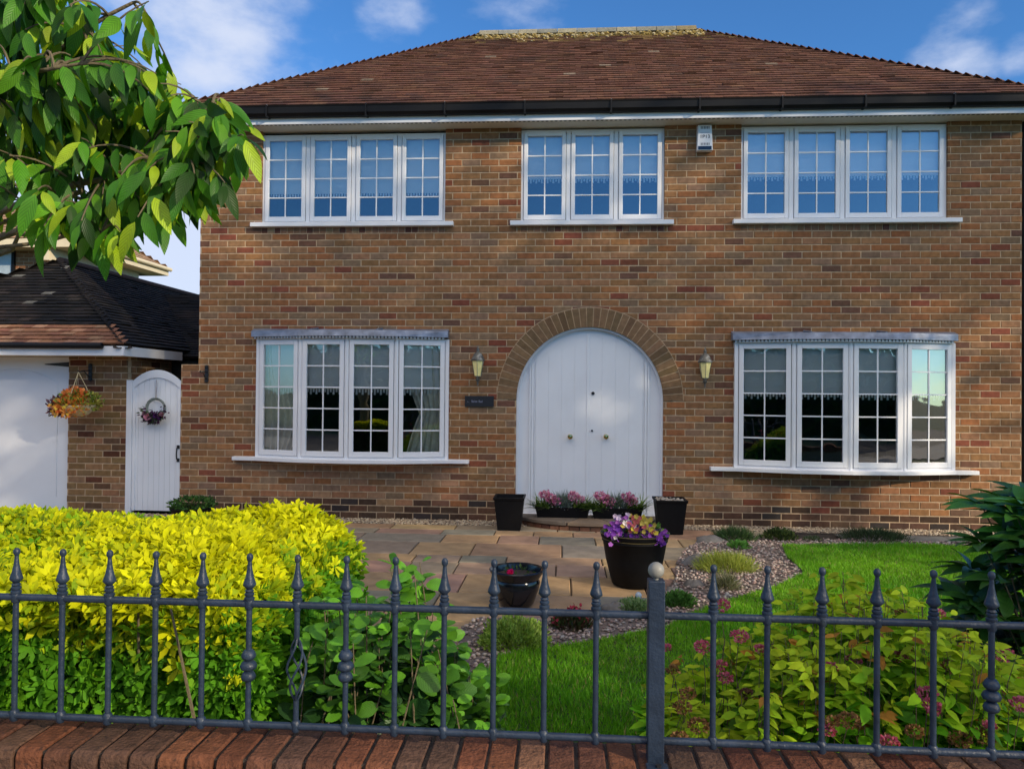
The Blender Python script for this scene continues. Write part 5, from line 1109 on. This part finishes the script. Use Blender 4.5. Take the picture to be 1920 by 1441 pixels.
# large-leaved shrub at the right
rc = D(1925, 1150, 3.3); rs_ = thing('large_leaf_shrub', (rc[0]+.1, rc[1], 0), 'dark shrub with long drooping leaves at the right edge of the lawn', 'shrub'); ps = []; bs = []; tp = []
LT_LG = leaf_tmpl(.36, .32, .28, 6, 'ovate')
for _ in range(120):
    a = rng.uniform(0, 6.283); q = rng.uniform(.1, 1)**.6; hh = rng.uniform(.35, 1.12); rr = .50*q*(1-.62*max(0, (hh-.55)/.75)**1.6); tpp = np.array([rc[0]+.20+rr*math.cos(a), rc[1]+.1+rr*math.sin(a)*.8, hh]); b = np.array([rc[0]+.3+rng.normal(0, .06), rc[1]+.15+rng.normal(0, .06), 0]); bs.append(b); tp.append(tpp)
    m = 8; aa = np.arange(m)*2.4+rng.uniform(0, 6); outd = unit(tpp-np.array([rc[0]+.3, rc[1]+.1, hh-.3])); d = unit(np.stack([np.cos(aa), np.sin(aa), rng.uniform(-.25, .35, m)], 1)+outd*.7)
    g_ = rng.random(); cl = cmix((.022, .07, .014), (.08, .28, .03), np.full(m, g_)*np.clip((hh-.2), 0, 1))*rng.uniform(.8, 1.2, (m, 1)); ps.append(inst(LT_LG, np.tile(tpp, (m, 1))+d*.01, d, np.tile((0, -.2, 1.), (m, 1))+rng.normal(0, .25, (m, 3)), rng.uniform(.13, .20, m), cl))
leaves('foliage', ps, mLEAFG, rs_, True); stems(rs_, bs, tp, .008, bend=.06)
# ================================================================ CHERRY TREE (front left)
tr = thing('cherry_tree', (-2.95, -6.5, 0), 'cherry tree with large drooping green leaves overhanging from the left', 'tree')
mb = MB(); tx, ty = -2.95, -6.5
mb.tube([(tx, ty, -.05), (tx+.02, ty, .5), (tx+.05, ty-.02, 1.2), (tx+.02, ty-.05, 1.9), (tx-.05, ty, 2.6), (tx, ty, 3.3)], [.10, .085, .075, .065, .05, .03], 12); mb.build('trunk', mBARK, tr, smooth=True)
def bez(a, b, c_, n=10): t = np.linspace(0, 1, n)[:, None]; return (1-t)**2*np.array(a)+2*t*(1-t)*np.array(b)+t*t*np.array(c_)
T0 = lambda z: (tx+.02, ty-.02, z)
main = [(T0(1.55), D(-60, 440, 2.2), D(155, 358, 2.15), .014), (T0(1.5), D(-30, 445, 2.5), D(130, 428, 2.4), .010), (T0(2.2), D(60, 260, 2.3), D(395, 215, 2.2), .012), (T0(2.5), D(20, 200, 2.2), D(250, 5, 2.2), .010), (T0(2.0), D(60, 330, 2.1), D(430, 300, 2.1), .010),
        (T0(2.9), D(-50, 60, 2.1), D(140, -40, 2.1), .01), (T0(1.9), D(0, 350, 2.5), D(300, 380, 2.45), .009), (T0(2.4), D(-60, 150, 1.95), D(150, 120, 1.95), .009), (T0(1.7), D(-60, 400, 2.0), D(190, 440, 2.2), .008)]
brs = []; mb = MB()
for a, b, c_, r_ in main:
    pts = bez(a, b, c_, 12); pts[1:-1] += rng.normal(0, .012, (10, 3)); mb.tube(pts, list(np.linspace(r_*1.5, r_*.45, 12)), 8); brs.append(pts)
poly = [(-60, -40), (120, -40), (175, 20), (150, 60), (235, 110), (250, 20), (290, 0), (300, 60), (250, 120), (300, 150), (300, 195), (410, 150), (430, 195), (420, 245), (475, 260), (480, 300), (425, 335), (425, 375), (370, 400), (330, 380), (300, 440), (240, 430), (215, 480), (150, 500), (95, 495), (40, 450), (-60, 440)]
PV_ = np.array(poly, float); ps = []; twig = MB()
allb = np.concatenate([b[3:] for b in brs]); cnt = 0
CL = [(.04, .16, .010), (.07, .24, .012), (.11, .31, .014), (.02, .07, .006), (.32, .48, .02)]  # sunlit yellow-green and shaded dark leaves put into the colours
LT_CH = leaf_tmpl(.35, .22, .22, 7, 'ovate')
while cnt < 330:
    u, v = rng.uniform(-60, 470), rng.uniform(-40, 480)
    if not inside(poly, np.array([u]), np.array([v]))[0]: continue
    if (v > 320 and u < 200 and rng.random() < .72) or (v < 120 and u > 60 and rng.random() < .5): continue
    cnt += 1
    dd = rng.uniform(1.95, 2.65); e = D(u, v-22, dd); i = np.argmin(np.linalg.norm(allb-e, axis=1)+rng.uniform(0, .12, len(allb))); s_ = allb[i]
    mid = (s_+e)/2+np.array([0, 0, .05]); pts = bez(s_, mid, e, 7); twig.tube(pts, list(np.linspace(.0045, .0016, 7)), 5)
    L_ = np.linalg.norm(e-s_); m = int(np.clip(4+L_/.05, 4, 8)); tv = np.linspace(.35 if L_ < .5 else .5, 1, m); pos = np.array([bez(s_, mid, e, 50)[int(t*49)] for t in tv])
    ax_ = unit(e-s_); a = np.where(np.arange(m) % 2, 1, -1); sd = unit(np.cross(ax_, (0, 0, 1.)))
    d = unit(ax_*.55+sd*a[:, None]*.65+np.array([0, 0, -1.35])+rng.normal(0, .3, (m, 3))); nn = unit(np.array([.15, -.75, .55])+rng.normal(0, .4, (m, 3)))
    pet = .015; cl = np.array(CL)[rng.integers(0, 5, m)]*rng.uniform(.8, 1.2, (m, 1)); ps.append(inst(LT_CH, pos+d*pet, d, nn, rng.uniform(.065, .118, m), cl))
mb.build('branch', mBARK, tr, smooth=True); twig.build('twigs', mBARK, tr)
m = 1500; dc = unit(rng.normal(size=(m, 3))); pos = np.array([tx-.5, ty+.2, 3.0])+dc*rng.uniform(.5, 1, (m, 1))*np.array([1.15, 1.2, 1.0])
kk = pos[:, 0] < -1.62-.0*pos[:, 2]; pr_ = np.array([np.dot(p_-CAM, RT)/max(.1, np.dot(p_-CAM, FW)) for p_ in pos]); kk = pr_ < -.70; pos = pos[kk]; m = len(pos)
ps.append(inst(LT_CH, pos, unit(rng.normal(0, .5, (m, 3))+np.array([0, 0, -.8])), rdir(m), rng.uniform(.09, .14, m), np.array(CL)[rng.integers(0, 5, m)]))
leaves('crown', ps, mCHER, tr, True)
# ================================================================ ACROSS THE SHADE_TREES (belt reflected in the windows; single trees added unseen for shade)
def added_shade_tree(x, y, z0_, rx, rz, n, label, col=(.05, .10, .025)):
    t = thing('street_tree', (x, y, -.05), label, 'tree', 'trees across the street')
    mb = MB(); mb.tube([(x, y, -.05), (x+.1, y, z0_*.6), (x, y+.1, z0_+rz)], [.22, .17, .06], 10)
    for k in range(7): a = k*.9; mb.tube([(x, y, z0_*.8+.2*k), (x+rx*.4*math.cos(a), y+rx*.4*math.sin(a), z0_+rz*.9), (x+rx*.75*math.cos(a), y+rx*.75*math.sin(a), z0_+rz*1.2)], [.09, .05, .02], 6)
    mb.build('trunk', mBARK, t)
    ncl = 26; cc_ = np.array([x, y, z0_+rz])+rdir(ncl)*rng.uniform(.45, .92, (ncl, 1))*np.array([rx, rx, rz]); w_ = cc_[rng.integers(0, ncl, n)]; pos = w_+rng.normal(0, 1, (n, 3))*np.array([rx, rx, rz])*.17
    leaves('crown', [inst(LT_SM, pos, rdir(n), rdir(n), rng.uniform(.22, .42, n), np.tile(col, (n, 1))*rng.uniform(.6, 1.3, (n, 1)))], mLEAF, t, False)
SHADE_TREES = [(13.6, -14.2, 4.9, 1.7, 1.5, 1000), (17.6, -14.8, 9.0, 3.0, 2.7, 3600), (23.4, -14.8, 9.1, 3.3, 2.9, 3800)]  # added unseen crowns, set along the sun rays to shade facade and shrubs
for i, a in enumerate(SHADE_TREES): added_shade_tree(*a, ['broad leafy street tree nearest the house front', 'tallest broad leafy street tree in the middle', 'broad leafy street tree farthest along the road'][i])
hg = thing('tree_belt', (0, -21, -.05), 'long dark belt of bushes and trees along the far side of the street', 'trees'); hg['kind'] = 'stuff'
n = 16000; pos = np.stack([rng.uniform(-26, 26, n), -21+rng.normal(0, .5, n), rng.uniform(0, 1, n)*4.6], 1); pos[:, 2] *= 1+.18*np.sin(pos[:, 0]*.9)+.12*np.sin(pos[:, 0]*2.3+1); leaves('foliage', [inst(LT_SM, pos, rdir(n), rdir(n), .4, np.tile((.04, .09, .02), (n, 1))*rng.uniform(.6, 1.3, (n, 1)))], mLEAF, hg, False)
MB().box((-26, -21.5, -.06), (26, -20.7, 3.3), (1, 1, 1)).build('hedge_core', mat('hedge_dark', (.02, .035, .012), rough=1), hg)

bh = thing('boundary_hedge', (6.2, 3, -.05), 'dark clipped hedge running back along the right side of the house', 'hedge')
n = 5200; pos = np.stack([rng.uniform(5.75, 6.75, n), rng.uniform(.4, 8, n), rng.uniform(0, 2.0, n)], 1); leaves('foliage', [inst(LT_OV, pos, rdir(n), rdir(n), .16, np.tile((.035, .09, .02), (n, 1))*rng.uniform(.6, 1.3, (n, 1)))], mLEAF, bh, False)
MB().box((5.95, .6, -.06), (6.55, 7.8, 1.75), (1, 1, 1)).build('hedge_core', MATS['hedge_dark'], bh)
